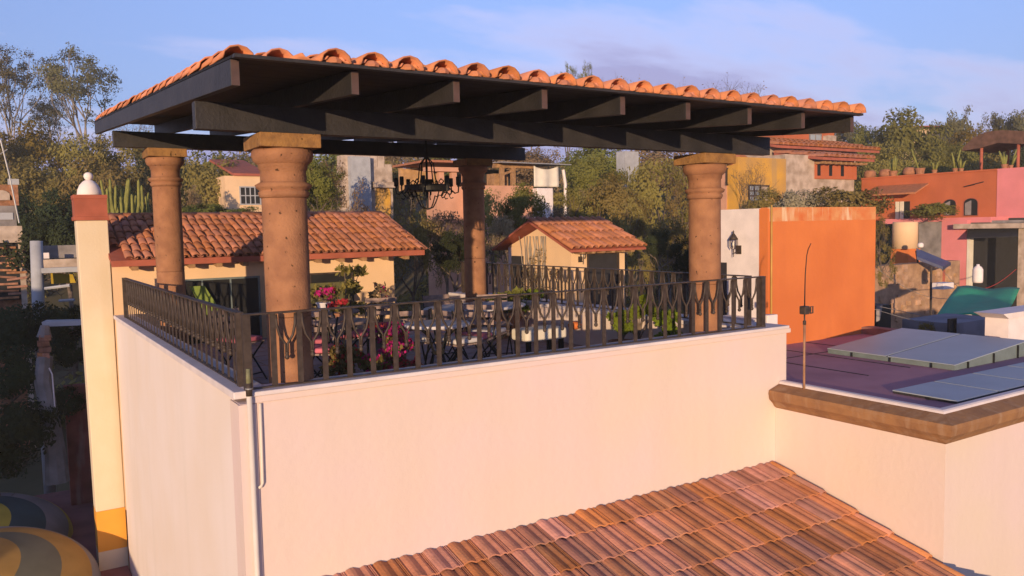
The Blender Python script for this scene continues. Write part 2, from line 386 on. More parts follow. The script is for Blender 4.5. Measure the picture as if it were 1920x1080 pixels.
PX = CAMP[0]+SS*G2[0]+TT*R2[0]; PY = CAMP[1]+SS*G2[1]+TT*R2[1]
HZ = terrain(PX, PY)
V = np.stack([PX, PY, HZ], -1).reshape(-1, 3); nt_ = len(tt)
ii, jj = np.meshgrid(np.arange(len(ss)-1), np.arange(nt_-1), indexing='ij'); a0 = (ii*nt_+jj).ravel()
g = fast_mesh('ground', V, np.stack([a0, a0+1, a0+nt_+1, a0+nt_], 1)); g.materials.append(MT['earth'])
o = bpy.data.objects.new('ground', g); COL.objects.link(o); o['kind'] = 'structure'

# ------------------------------------------------------------------ the terrace building
FL = -0.54
tb = emp('terrace_house', (0, 0, -5), 'cream and pink plastered house whose flat terrace carries the pergola and iron railings', 'house')
part('front_wall', MB().box(-.085, 5.97, -.09, .14, -5.6, -.085), MT['plaster'], tb)
part('left_wall', MB().box(-.085, .13, .14, 7.1, -6.6, -.06), MT['plaster_left'], tb)
part('corner_strip', MB().box(-.105, .02, -.105, -.0901, -5.6, -.088), MT['plaster'], tb)
part('corner_strip', MB().box(-.1, -.0851, -.0899, .17, -5.6, -.088), MT['plaster'], tb)
part('right_wall', MB().box(5.50, 5.968, .14, 7.1, -5.6, -.06), MT['plaster'], tb)
capm = MT['cap']
part('parapet_cap', MB().box(-.02, 5.995, -.115, .16, -.035, 0), capm, tb, bevel=.008)
part('cap_moulding', MB().box(-.04, 6.03, -.105, -.0901, -.085, -.0355), MT['plaster'], tb, bevel=.006)
part('parapet_cap', MB().box(-.115, .15, -.02, 7.1, -.058, -.002), capm, tb, bevel=.008)
part('parapet_cap', MB().box(5.48, 5.995, .1601, 7.1, -.0555, -.001), capm, tb, bevel=.008)
fm = MB(); part('terrace_floor', MB().box(.13, 5.5, .14, 7.1, FL-.25, FL), MT['floor'], tb)
part('rear_wall', MB().box(-.085, 5.968, 7.1, 7.14, -6.6, FL+.001), MT['plaster'], tb)
# sheet of floor tiles: only the joints matter at this grazing view
J = MB()
for i in range(1, 14): J.box(.13+i*.4, .135+i*.4, .15, 7.05, FL, FL+.004)
for i in range(1, 17): J.box(.14, 5.49, .14+i*.42, .145+i*.42, FL, FL+.0035)
part('floor_joints', J, MT['mortar'], tb, kind='stuff')

# ------------------------------------------------------------------ stone columns
def column(cx, cy, ztop, label):
    c = emp('stone_column', (cx, cy, FL), label, 'column', 'carved stone columns under the pergola')
    H = ztop-FL; ab = .107; r = .172
    w = .235
    part('abacus', MB().box(cx-w, cx+w, cy-w, cy+w, ztop-ab, ztop-.002), MT['cantera_cap'], c, bevel=.006)
    z0 = H-ab
    part('capital', MB().lathe([(r*1.0, z0-.375), (r*1.06, z0-.372), (r*1.12, z0-.35), (r*1.13, z0-.33), (r*1.05, z0-.322), (r*1.05, z0-.318), (r*1.2, z0-.30), (r*1.27, z0-.275), (r*1.06, z0-.255), (r*1.02, z0-.25), (r*1.02, z0-.16),
          (r*1.07, z0-.155), (r*1.10, z0-.12), (r*1.14, z0-.115), (r*1.3, z0-.09), (r*1.37, z0-.05), (r*1.36, z0-.02), (r*1.28, z0-.003)], (cx, cy, FL), 40), MT['cantera'], c, smooth=True)
    hs = [.12, .12+(z0-.375-.12)*.5, z0-.375]
    for a, b in zip(hs[:-1], hs[1:]):
        part('shaft_drum', MB().lathe([(r*.99, a+.002), (r*1.0, a+.008), (r*1.01, (a+b)/2), (r*1.0, b-.006), (r*.985, b-.001)], (cx, cy, FL), 40), MT['cantera'], c, smooth=True)
    part('base', MB().lathe([(r*1.35, 0), (r*1.35, .05), (r*1.2, .07), (r*1.25, .09), (r*1.05, .119)], (cx, cy, FL), 32), MT['cantera'], c, smooth=True)
    return c
column(.40, .24, 1.917, 'nearest and largest stone column, behind the left end of the front railing')
column(.40, 5.30, 2.275, 'stone column at the far left, beside the tiled house roof')
column(5.03, 5.30, 2.275, 'half shaded stone column at the back right behind the chandelier')
column(5.05, .27, 1.917, 'stone column at the right end of the front railing, beside the orange wall')

# ------------------------------------------------------------------ tiles
def barrel(L=.42, r0=.105, r1=.085, n=6, th=.014, flip=False, zs=.92):
    """one tapered half-round tile, wide mouth at y=0, narrow end at y=L"""
    v = []; f = []
    for yy, r_ in ((0, r0), (L, r1)):
        for rr in (r_, r_-th):
            for j in range(n+1):
                a = math.pi*j/n; x = -math.cos(a)*rr; z = math.sin(a)*rr*zs
                v.append((x, yy, z))
    m = n+1; A, Bi, Cc, D = 0, m, 2*m, 3*m
    for j in range(n):
        f.append((A+j, A+j+1, Cc+j+1, Cc+j)); f.append((Bi+j+1, Bi+j, D+j, D+j+1))
        f.append((A+j+1, A+j, Bi+j, Bi+j+1))
    f.append((A, Cc, D, Bi)); f.append((A+n, Bi+n, D+n, Cc+n))
    v = [(x, y, -z) for x, y, z in v] if flip else v
    if flip: f = [tuple(reversed(q)) for q in f]
    return v, f
def place(u, v, n, o, jit=0, rng=random):
    """matrix whose x,y,z axes are u,v,n"""
    T = Matrix.Identity(4)
    for i in range(3): T[i][0], T[i][1], T[i][2], T[i][3] = u[i], v[i], n[i], o[i]
    if jit: T = T @ Matrix.Rotation(rng.gauss(0, jit), 4, 'Z') @ Matrix.Rotation(rng.gauss(0, jit*.6), 4, 'X') @ Matrix.Rotation(rng.gauss(0, jit*.8), 4, 'Y')
    return T
def joined(name, base, Ts, m, parent):
    v0, f0 = base; v0 = np.array(v0); k = len(v0); w = org(parent); mb = MB()
    for T in Ts:
        A = np.array(T); p = v0@A[:3, :3].T+A[:3, 3]; mb.add(p, f0)
    return part(name, mb, m, parent, smooth=False, kind='stuff')

# ------------------------------------------------------------------ pergola
pg = emp('pergola', (2.8, 2.6, 1.9), 'dark timber pergola with a clay tiled roof standing on four stone columns', 'pergola')
SL = .069; RX = [-.246, .522, 1.28, 2.04, 2.81, 3.54, 4.31, 5.06, 5.82]
rz_ = lambda y: 2.06+SL*(y+1.0)
part('front_beam', MB().box(-.272, 5.86, .055, .16, 1.92, 2.118), MT['beam'], pg, bevel=.004)
part('rear_beam', MB().box(-.21, 5.955, 5.16, 5.27, 2.278, 2.478), MT['beam'], pg, bevel=.004)
for i, x in enumerate(RX):
    a, b = x-.027, x+.027; y0, y1 = -1.0, 6.55
    mb = MB().hexa([(a, y0, rz_(y0)), (b, y0, rz_(y0)), (b, y1, rz_(y1)), (a, y1, rz_(y1))], [(a, y0, rz_(y0)+.158), (b, y0, rz_(y0)+.158), (b, y1, rz_(y1)+.158), (a, y1, rz_(y1)+.158)])
    rf = part('rafter', mb, MT['beam'], pg, bevel=.003)
    part('end_face', MB().box(a+.003, b-.003, y0-.002, y0+.0, rz_(y0)+.003, rz_(y0)+.154), MT['beam_end_lit'], rf)
rt = lambda y: rz_(y)+.160
yy0 = -1.04; nb = 36
for i in range(nb):                                    # closely laid boards over the rafters, running along X
    ya = yy0+i*(7.62/nb); yb = ya+7.62/nb-.006
    x1 = 5.86
    part('roof_board', MB().hexa([(-.275, ya, rt(ya)), (x1, ya, rt(ya)), (x1, yb, rt(yb)), (-.275, yb, rt(yb))], [(-.275, ya, rt(ya)+.016), (x1, ya, rt(ya)+.016), (x1, yb, rt(yb)+.016), (-.275, yb, rt(yb)+.016)]), MT['soffit'], pg)
u = Vector((1, 0, 0)); v = Vector((0, 1, SL)).normalized(); n = u.cross(v)
cov = barrel(.42, .106, .090, 6, th=.012, zs=.84); pan = barrel(.42, .092, .105, 5, flip=True, zs=.42)
cme = mesh_of('roof_tile', *cov, True); cme.materials.append(MT['tile']); pme = mesh_of('gutter_tile', *pan, True); pme.materials.append(MT['tile'])
tb0 = lambda y: rt(y)+.0165
rest_c, rest_p = [], []
NR, EX = 23, .335
for k in range(24):
    cx = .354+.2585*(k-2)
    for rI in range(NR):
        if k < 2 and rI < 1: continue
        y = -1.115+rI*EX; jx = random.gauss(0, .004)
        lift = .002+random.random()*.008
        if k < 2: lift += .004+.012*random.random()+.012*math.exp(-((rI-3)/1.6)**2)
        vt = Vector((0, 1, SL-.028)).normalized(); nn = u.cross(vt)
        o_ = Vector((cx+jx, y, tb0(y)+lift+.004))
        T = place(u, vt, nn, o_, .012)
        if rI < 3 or k < 3: inst('roof_tile', cme, pg, T)
        else: rest_c.append(T)
        px_ = cx-.129
        if px_ > -.26:
            T2 = place(u, vt, nn, Vector((px_, y+.02, tb0(y)+.046)), .01)
            if rI < 2: inst('gutter_tile', pme, pg, T2)
            else: rest_p.append(T2)
joined('tile_field', cov, rest_c, MT['tile'], pg); joined('gutter_tile_field', pan, rest_p, MT['tile'], pg)
mo = MB()
for k in range(1, 24):
    cx = .354+.2585*(k-2); y = -1.07 if k > 1 else -.40
    mo.lathe([(.05, 0), (.055, .015), (.035, .038), (.01, .045)], (cx, y, tb0(y)), 8)
part('mortar_plugs', mo, MT['tile'], pg, kind='stuff')
part('eave_batten', MB().box(-.272, 5.86, -1.10, -1.045, rt(-1.04)-.004, rt(-1.04)+.017), MT['beam'], pg)

# ------------------------------------------------------------------ iron railings
def railing(name, p0, p1, label, zr=.57, sp=.2, first=.2):
    p0 = np.array(p0, float); p1 = np.array(p1, float); Lr = np.linalg.norm(p1-p0); d = (p1-p0)/Lr
    r = emp(name, p0, label, 'railing', 'iron railings round the terrace', rz=math.atan2(d[1], d[0]))
    def lp(nm, mb, par=r, **k): return part(nm, mb, MT['iron'], par, local=True, **k)
    lp('top_rail', MB().box(-.03, Lr+.03, -.03, .03, zr-.012, zr))
    lp('bottom_rail', MB().box(0, Lr, -.02, .02, .002, .012))
    bar = MB().box(-.022, .022, -.004, .004, .012, zr-.012); bme = mesh_of('bar', bar.v, bar.f); bme.materials.append(MT['iron'])
    y = MB(); q = sp/2
    for sg in (-1, 1):
        pts = [(sg*(q-.026), 0, zr-.02), (sg*(q-.029), 0, zr-.10), (sg*(q*.50), 0, zr-.185), (sg*.008, 0, zr-.25), (sg*.005, 0, zr-.335)]
        y.tube(pts, [.011, .011, .010, .009, .009], 6)
    y.lathe([(.004, zr-.372), (.014, zr-.366), (.02, zr-.352), (.014, zr-.338), (.010, zr-.33), (.018, zr-.322), (.009, zr-.31)], (0, 0, 0), 8)
    yme = mesh_of('forked_ornament', y.v, y.f, True); yme.materials.append(MT['iron'])
    x = first
    xs = []
    while x < Lr-.02: xs.append(x); x += sp
    for x in xs:
        b = bpy.data.objects.new('bar', bme); COL.objects.link(b); b.parent = r; b.location = (x, 0, 0)
    for a, b_ in zip(xs[:-1], xs[1:]):
        b = bpy.data.objects.new('forked_ornament', yme); COL.objects.link(b); b.parent = r; b.location = ((a+b_)/2, 0, 0)
    for x in (0, Lr): lp('post', MB().box(x-.028, x+.028, -.028, .028, .0, zr-.0125))
    return r
railing('iron_railing', (0, 0, 0), (5.665, 0, 0), 'long black iron railing along the front parapet with forked ornaments')
railing('iron_railing', (0, .2, -.002), (0, 6.62, -.002), 'iron railing on the left parapet, seen edge-on so its bars close up')
railing('iron_railing', (5.665, .2, -.001), (5.665, 6.85, -.001), 'iron railing on the right parapet in front of the small tiled shed', first=.0)

# ------------------------------------------------------------------ pipes at the corner
pp = emp('vent_pipe', (-.03, -.13, -5), 'tall off white pipe with dark metal top running up the corner of the terrace wall', 'pipe')
part('pipe', MB().tube([(-.03, -.13, -5.4), (-.03, -.13, -.02)], .021, 12), MT['plastic'], pp, smooth=True)
part('coupling', MB().tube([(-.03, -.13, -.02), (-.03, -.13, .075)], .024, 12), MT['iron'], pp, smooth=True)
part('clamp_ring', MB().tube([(-.03, -.13, .03), (-.03, -.13, .038)], .026, 12), MT['metal'], pp, smooth=True)
part('tip', MB().tube([(-.03, -.13, .075), (-.03, -.13, .18)], [.019, .016], 12), mat('verdigris_tip', (.25, .25, .14), .6, .2, 20), pp, smooth=True)
thing('wall_conduit', MB().tube([(.052, -.105, -.09), (.048, -.108, -.4), (.045, -.108, -.69), (.03, -.108, -.715), (.012, -.108, -.72)], .012, 8), MT['plastic'], 'thin plaster coloured conduit with a hooked lower end beside the corner pipe', 'conduit', smooth=True)

# ------------------------------------------------------------------ tiled roof below the front wall
fr = emp('tiled_roof', (2.5, -.1, -3), 'low pink brown tiled roof in the foreground, leaning on the front wall', 'roof')
FS = .262
fz = lambda y: -1.56+FS*(y+.1)
part('roof_slab', MB().hexa([(.02, -.095, fz(-.095)-.25), (5.70, -.095, fz(-.095)-.25), (5.70, -3.4, fz(-3.4)-.25), (.02, -3.4, fz(-3.4)-.25)][::-1],
                            [(.02, -.095, fz(-.095)-.02), (5.70, -.095, fz(-.095)-.02), (5.70, -3.4, fz(-3.4)-.02), (.02, -3.4, fz(-3.4)-.02)][::-1]), MT['mortar'], fr)
def strip_tile(w, L, prof, th):
    v = []; f = []; k = len(prof)
    for yy, dz in ((0, 0), (L, 0)):
        for x, z in prof: v.append((x*w, yy, z))
    for x, z in prof: v.append((x*w, 0, z-th))
    for j in range(k-1):
        f.append((j, j+1, k+j+1, k+j)); f.append((j+1, j, 2*k+j, 2*k+j+1))
    v += [(prof[-1][0]*w, L, prof[-1][1]-th), (prof[0][0]*w, L, prof[0][1]-th)]
    f.append((k-1, 2*k+k-1, 3*k, 2*k-1)); f.append((0, k, 3*k+1, 2*k))
    return v, f
prof = [(-.02, .004), (.05, .020), (.17, .030), (.30, .029), (.43, .016), (.52, .006), (.60, .012), (.70, .021), (.78, .017), (.845, .004), (.862, .014), (.885, .014), (.905, .003), (.925, .016), (.955, .016), (.985, .004)]
ST = strip_tile(.229, .47, prof, .014)
sme = mesh_of('roof_tile', *ST, False); sme.materials.append(MT['tile_front'])
fu = Vector((1, 0, 0)); ydn = Vector((0, 1, FS)).normalized(); fn = fu.cross(ydn)
rows_y = [-.40, -.785, -1.17, -1.555, -1.94, -2.325, -2.71, -3.09]
for ri, y in enumerate(rows_y):
    for k in range(28):
        x = 5.70-.229*(k+1)
        if x < .02: continue
        L_ = .47 if ri else .33
        tl = Vector((0, 1, FS-.06)).normalized(); nn = fu.cross(tl)
        T = place(fu, tl, nn, Vector((x+random.gauss(0, .002), y+random.gauss(0, .006), fz(y)+.028+random.random()*.009)), .011)
        if not ri: T = T @ Matrix.Diagonal((1, .66, 1, 1))
        inst('roof_tile', sme, fr, T)
vb = barrel(.47, .05, .045, 5)
vme = mesh_of('verge_tile', *vb, True); vme.materials.append(MT['tile_front'])
for ri, y in enumerate(rows_y):
    tl = Vector((0, 1, FS-.05)).normalized()
    T = place(fu, tl, fu.cross(tl), Vector((5.70, y-.01, fz(y)+.02)), .01)
    if not ri: T = T @ Matrix.Diagonal((1, .66, 1, 1))
    inst('verge_tile', vme, fr, T)

# ------------------------------------------------------------------ right hand flat roof building
rb = emp('flat_roof_house', (8, -1, -5), 'pale plastered flat roofed house at the right with a brown stone cornice', 'house')
part('left_wall', MB().box(5.79, 6.0, -2.03, -.092, -5.4, -.92), MT['plaster'], rb)
part('front_wall', MB().box(6.0, 15, -2.03, -1.85, -5.4, -.92), MT['plaster'], rb)
part('roof_deck', MB().box(5.95, 10.2, -1.86, 1.9, -.9, -.66), MT['deck'], rb)
def cornice(path, prof_, m, nm):
    """moulding swept along an L-shaped path, outside on the left of travel; prof = (out, z)"""
    mb = MB(); rings = []
    for (x, y, ox, oy) in path: rings.append([(x+ox*o_, y+oy*o_, z) for o_, z in prof_])
    k = len(prof_)
    for a, b in zip(rings[:-1], rings[1:]):
        base = len(mb.v); mb.v += a+b
        mb.f += [(base+i, base+(i+1) % k, base+k+(i+1) % k, base+k+i) for i in range(k)]
    for ring in (rings[0], rings[-1]): base = len(mb.v); mb.v += ring; mb.f.append(tuple(base+i for i in range(k)))
    return part(nm, mb, m, rb)
path = [(5.79, -.10, -1, 0), (5.79, -2.03, -1, -1), (15, -2.03, 0, -1)]
cornice(path, [(-.15, -.92), (.0, -.92), (.03, -.90), (.06, -.86), (.115, -.81), (.13, -.74), (.122, -.705), (-.05, -.652), (-.15, -.652)], MT['cornice'], 'cornice')
cornice(path, [(-.14, -.651), (-.045, -.651), (-.052, -.63), (-.07, -.619), (-.13, -.619)], MT['cap'], 'roof_edge_trim')
part('low_parapet', MB().box(10.2, 10.42, -.28, 1.82, -5, -.55), mat('shade_brown_parapet', (.27, .15, .125), .95, .15, 6, bump=.2), rb)  # red parapet coloured dull brown, its shade put into the paint
dj = MB()
for x in (7.05, 7.9, 8.75): dj.box(x, x+.012, -.4, 1.8, -.66, -.654)
dj.box(5.97, 10.19, 1.0, 1.012, -.66, -.655)
part('deck_joints', dj, MT['dark'], rb, kind='stuff')
# upper wall end at the far right
part('parapet_block', MB().box(10.425, 14, -.32, .0, -1.4, -.255), MT['white'], rb)
part('block_cap', MB().hexa([(10.40, -.34, -.254), (14.05, -.34, -.254), (14.05, .03, -.254), (10.40, .03, -.254)], [(10.2, -.36, -.17), (14.05, -.36, -.17), (14.05, .05, -.17), (10.2, .05, -.17)]), MT['white'], rb)
# skylights
def skylight(name, x0, x1, y0, y1, zb, zt, nx, ny, label, tilt=0.0, fm='frame_teal'):
    e = emp(name, (x0, y0, zb), label, 'skylight')
    zz = lambda x: zt+tilt*(x-x0)
    part('kerb_frame', MB().hexa([(x0+.02, y0+.02, zb), (x1-.02, y0+.02, zb), (x1-.02, y1-.02, zb), (x0+.02, y1-.02, zb)], [(x0+.02, y0+.02, zz(x0)-.012), (x1-.02, y0+.02, zz(x1)-.012), (x1-.02, y1-.02, zz(x1)-.012), (x0+.02, y1-.02, zz(x0)-.012)]), MT[fm], e)
    for i in range(nx):
        for j in range(ny):
            a = x0+(x1-x0)*i/nx+.016; b = x0+(x1-x0)*(i+1)/nx-.016; c = y0+(y1-y0)*j/ny+.016; d = y0+(y1-y0)*(j+1)/ny-.016
            part('glass_panel', MB().hexa([(a, c, zz(a)-.010), (b, c, zz(b)-.010), (b, d, zz(b)-.010), (a, d, zz(a)-.010)], [(a, c, zz(a)), (b, c, zz(b)), (b, d, zz(b)), (a, d, zz(a))]), MT['glass'], e)
    for x in np.linspace(x0+.3, x1-.3, 3): part('support_bracket', MB().box(x-.006, x+.006, y0-.003, y0+.021, zb, zz(x)-.014), MT['dark'], e)
    for y in np.linspace(y0+.3, y1-.4, 3): part('support_bracket', MB().box(x0-.003, x0+.021, y-.006, y+.006, zb, zt-.014), MT['dark'], e)
    return e
skylight('glass_skylight', 8.1, 9.9, -.85, .95, -.659, -.59, 1, 2, 'raised tilted glass skylight of two panes, sky reflection painted pale blue, by the low brown parapet', tilt=.075)
skylight('glass_skylight', 6.35, 10.3, -1.84, -1.12, -.659, -.625, 5, 1, 'flat row of glass panes, sky reflection painted blue, along the front edge of the roof deck', fm='door')
# fishing-rod like antenna on a pole
an = emp('antenna_pole', (5.83, -.44, -.66), 'thin copper pole with bent whip aerial and clamp in front of the orange wall', 'antenna')
part('pole', MB().tube([(5.83, -.44, -.66), (5.83, -.44, .05)], .013, 8), mat('copper_pole', (.40, .22, .13), .5, .2, 10), an, smooth=True)
part('whip', MB().tube([(5.83, -.44, .18), (5.832, -.44, .38), (5.838, -.44, .6), (5.86, -.44, .8), (5.885, -.44, .87), (5.93, -.44, .93)], [.008, .007, .006, .005, .005, .004], 6), MT['black'], an, smooth=True)
part('joint', MB().tube([(5.83, -.44, .05), (5.83, -.44, .09), (5.83, -.44, .10), (5.83, -.44, .18)], [.018, .018, .008, .008], 8), MT['iron'], an, smooth=True)
part('clamp', MB().box(5.79, 5.87, -.48, -.40, .165, .255).box(5.87, 5.93, -.455, -.425, .19, .22), MT['iron'], an, bevel=.01)
part('ring', MB().tube([(5.93, -.44, .17), (5.97, -.44, .17), (5.97, -.44, .24), (5.93, -.44, .24), (5.93, -.44, .17)], .009, 6), MT['iron'], an)

# ------------------------------------------------------------------ orange block
ob = emp('orange_block', (9.2, 2.6, -5), 'tall plain orange rooftop block with flaking top edge and a white side', 'building')
part('orange_wall', MB().box(7.975, 10.55, 1.82, 1.98, -5, 1.18), MT['orange'], ob)
part('flaking_band', MB().box(7.975, 10.55, 1.821, 1.979, 1.1805, 1.385), MT['orange_top'], ob)
part('white_wall', MB().box(7.94, 10.54, 1.981, 3.4, -5, 1.375), MT['white'], ob)
part('corner_edge', MB().box(7.94, 7.974, 1.819, 1.98, -5, 1.37), MT['orange'], ob)
part('drain_pipe', MB().tube([(7.985, 1.79, -.6), (7.985, 1.79, 1.42)], .014, 8), mat('ochre_pipe', (.55, .33, .08), .6, .1, 5), ob, smooth=True)
part('door', MB().box(7.925, 7.9395, 2.60, 3.35, -.66, .565), MT['door'], ob)
part('plinth', MB().box(7.80, 8.02, 1.70, 1.818, -.66, -.17), MT['white'], ob, bevel=.01)
part('plinth', MB().box(7.78, 7.9398, 1.82, 2.58, -.66, -.24), MT['white'], ob, bevel=.01)

def lantern(loc, label, s=1.0, out=(-1, 0)):
    e = emp('wall_lantern', loc, label, 'lantern', None)
    x, y, z = loc; ox, oy = out; cx, cy = x+ox*.12*s, y+oy*.12*s
    pxv = np.array([-oy, ox])*.05*s
    pm = MB(); a = np.array([x+ox*.004, y+oy*.004]); b = a+np.array([ox, oy])*.015
    pm.hexa([(a[0]-pxv[0], a[1]-pxv[1], z-.10*s), (a[0]+pxv[0], a[1]+pxv[1], z-.10*s), (b[0]+pxv[0], b[1]+pxv[1], z-.10*s), (b[0]-pxv[0], b[1]-pxv[1], z-.10*s)],
            [(a[0]-pxv[0], a[1]-pxv[1], z+.03*s), (a[0]+pxv[0], a[1]+pxv[1], z+.03*s), (b[0]+pxv[0], b[1]+pxv[1], z+.03*s), (b[0]-pxv[0], b[1]-pxv[1], z+.03*s)])
    part('wall_plate', pm, MT['iron'], e)
    part('arm', MB().tube([(x, y, z-.05*s), (cx, cy, z-.09*s), (cx, cy, z-.02*s)], .009*s, 6).tube([(cx, cy, z-.14*s), (cx, cy, z-.02*s)], .006*s, 6), MT['iron'], e)
    cage = MB()
    for k in range(6):
        th = k*math.pi/3; c_, s_ = math.cos(th), math.sin(th)
        cage.tube([(cx+.035*s*c_, cy+.035*s*s_, z-.02*s), (cx+.062*s*c_, cy+.062*s*s_, z+.03*s), (cx+.062*s*c_, cy+.062*s*s_, z+.12*s)], .005*s, 5)
    cage.lathe([(.064*s, .118*s), (.068*s, .125*s), (.064*s, .13*s)], (cx, cy, z), 12)
    part('cage', cage, MT['iron'], e)
    part('lamp_hood', MB().lathe([(.07*s, .13*s), (.05*s, .16*s), (.025*s, .20*s), (.008*s, .22*s), (.014*s, .235*s), (.003*s, .26*s)], (cx, cy, z), 12), MT['iron'], e, smooth=True)
    part('bulb', MB().lathe([(.008*s, .0), (.018*s, .03*s), (.018*s, .06*s), (.004*s, .08*s)], (cx, cy, z+.01*s), 10), mat('lamp_glass', (.75, .70, .62), .3, .02, 3), e, smooth=True)
    return e
lantern((7.94, 2.36, .80), 'iron cage lantern on the white side wall of the orange block')

# ------------------------------------------------------------------ house with tiled roof behind the terrace
lh = emp('tiled_house', (2.3, 9, -2), 'low cream house with a clay tiled gable roof directly behind the terrace', 'house')
ex0, ex1, ey, ez = -.12, 4.92, 6.93, .80
ry, rzz = 8.75, 1.475
wl = MB().box(-.085, 4.47, 7.25, 7.45, -3, .80).box(-.0845, .1, 7.451, 10.2, -4, .8).box(4.27, 4.469, 7.451, 10.2, -3, .8)
part('wall', wl, MT['peach'], lh)
part('gable', MB().prism([(-.0845, 7.26, .801), (-.0845, 10.2, .801), (-.0845, ry, 1.36)], (.15, 0, 0)), MT['peach'], lh)
part('gable', MB().prism([(4.30, 7.26, .801), (4.30, 10.2, .801), (4.30, ry, 1.36)], (.15, 0, 0)), MT['peach'], lh)
hu = Vector((1, 0, 0)); hv = Vector((0, ry-ey, rzz-ez)).normalized(); hn = hu.cross(hv)
ls = (Vector((0, ry, rzz))-Vector((0, ey, ez))).length
part('roof_slab', MB().hexa([(ex0, ey, ez-.07), (ex1, ey, ez-.07), (ex1, ry, rzz-.09), (ex0, ry, rzz-.09)], [(ex0, ey, ez-.005), (ex1, ey, ez-.005), (ex1, ry, rzz-.025), (ex0, ry, rzz-.025)]), MT['red_paint'], lh)
part('roof_slab', MB().hexa([(ex0, ry+.001, rzz-.09), (ex1, ry+.001, rzz-.09), (ex1, 10.6, ez-.07), (ex0, 10.6, ez-.07)], [(ex0, ry+.001, rzz-.025), (ex1, ry+.001, rzz-.025), (ex1, 10.6, ez-.005), (ex0, 10.6, ez-.005)]), MT['red_paint'], lh)
part('eave_board', MB().box(ex0, ex1, ey-.03, ey-.001, ez-.085, ez+.005), MT['red_paint'], lh)
cv2 = barrel(.36, .062, .050, 5, zs=.58); c2me = mesh_of('roof_tile', *cv2, True); c2me.materials.append(MT['tile_old'])
pn2 = barrel(.36, .05, .058, 4, flip=True, zs=.5); pl2 = []
nc, nr = 38, 7; exh = ls/nr
for k in range(nc):
    for rI in range(nr):
        if k == 0 and rI < 2: continue
        p = Vector((ex0+.11+k*(ex1-ex0-.16)/(nc-1), ey, ez))+hv*(rI*exh-.02)+hn*.035
        vt = (hv-hn*.05).normalized()
        inst('roof_tile', c2me, lh, place(hu, vt, hu.cross(vt), p+Vector((random.gauss(0, .006), 0, random.random()*.012)), .03))
        pl2.append(place(hu, vt, hu.cross(vt), p+Vector((.066, 0, 0))+hn*.012, .03))
joined('gutter_tiles', pn2, pl2, MT['tile_old'], lh)
rg = barrel(.42, .085, .08, 5); rgme = mesh_of('ridge_tile', *rg, True); rgme.materials.append(MT['tile_old'])
for k in range(13):
    inst('ridge_tile', rgme, lh, place(Vector((0, 1, 0)), Vector((-1, 0, 0)), Vector((0, 0, 1)), Vector((ex1-.01-k*.385, ry, rzz+.0)), .02))
for k in range(12):
    x = .15+k*.40
    part('rafter_tail', MB().hexa([(x, ey+.02, ez-.15), (x+.09, ey+.02, ez-.15), (x+.09, 7.25, ez-.11), (x, 7.25, ez-.11)], [(x, ey+.02, ez-.087), (x+.09, ey+.02, ez-.087), (x+.09, 7.25, ez+.02), (x, 7.25, ez+.02)]), MT['wood'], lh)
def opening(parent, x0, x1, y, z0, z1, nm='window', m='dark', fm_='iron', bars=1):
    w = part(nm, MB().box(x0, x1, y-.012, y-.002, z0, z1), MT[m], parent)
    f = MB().box(x0-.03, x0, y-.035, y-.003, z0-.03, z1+.03).box(x1, x1+.03, y-.035, y-.003, z0-.03, z1+.03).box(x0, x1, y-.034, y-.003, z1, z1+.03).box(x0, x1, y-.034, y-.003, z0-.03, z0)
    part('frame', f, MT[fm_], w)
    for k in range(1, bars+1):
        x = x0+(x1-x0)*k/(bars+1); part('mullion', MB().box(x-.012, x+.012, y-.03, y-.0125, z0, z1), MT[fm_], w)
    return w
opening(lh, .75, 2.05, 7.25, -.8, .44, bars=2, fm_='frame_teal')
opening(lh, 2.2, 3.66, 7.25, -.8, .44, bars=1)
thing('awning', MB().prism([(2.3, 7.2, .30), (2.3, 6.95, .02), (2.3, 6.95, -.02), (2.3, 7.2, .26)], (1.25, 0, 0)), mat('olive_awning', (.16, .15, .06), .9, .1, 5), 'faded olive awning over the right hand window of the tiled house', 'awning')
thing('coiled_shutter', MB().prism([(.98, 7.15, .36), (1.2, 7.15, .36), (1.45, 7.15, -.1), (1.2, 7.15, -.1)], (0, .03, 0)), mat('lime_green_panel', (.22, .30, .06), .8, .1, 5), 'lime green slanted panel inside the left window of the tiled house', 'panel')

# chimney
ch = emp('chimney', (-.36, 7.5, -4), 'slim cream chimney with brown band and round white finial left of the terrace', 'chimney')
cx0, cx1, cy0, cy1 = -.515, -.089, 7.25, 7.6
part('shaft', MB().hexa([(cx0+.03, cy0, -2.95), (cx1, cy0, -2.95), (cx1, cy1, -2.95), (cx0+.03, cy1, -2.95)], [(cx0, cy0, 1.40), (cx1-.012, cy0, 1.40), (cx1-.012, cy1, 1.40), (cx0, cy1, 1.40)]), MT['cream'], ch, bevel=.01)
part('foot', MB().box(cx0+.03, cx1, cy0-.001, cy1, -6, -3.57), MT['cream'], ch)
part('orange_patch', MB().box(cx0+.031, cx1-.001, cy0-.0, cy1, -3.569, -2.951), mat('bright_orange_patch', (.82, .36, .05), .9, .04, 3), ch)
part('lower_collar', MB().box(cx0-.03, cx1+.005, cy0-.03, cy1+.03, 1.401, 1.46), MT['red_paint'], ch, bevel=.006)
part('brown_band', MB().box(cx0-.015, cx1-.01, cy0-.015, cy1+.015, 1.4605, 1.715), MT['red_paint'], ch)
part('upper_collar', MB().box(cx0-.025, cx1-.0, cy0-.025, cy1+.025, 1.7155, 1.775), MT['red_paint'], ch, bevel=.006)
dc = ((cx0+cx1)/2-.005, (cy0+cy1)/2, 1.776)
part('dome', MB().lathe([(.165, 0), (.165, .02), (.155, .08), (.125, .15), (.08, .20), (.045, .222)], dc, 24), MT['white'], ch, smooth=True)
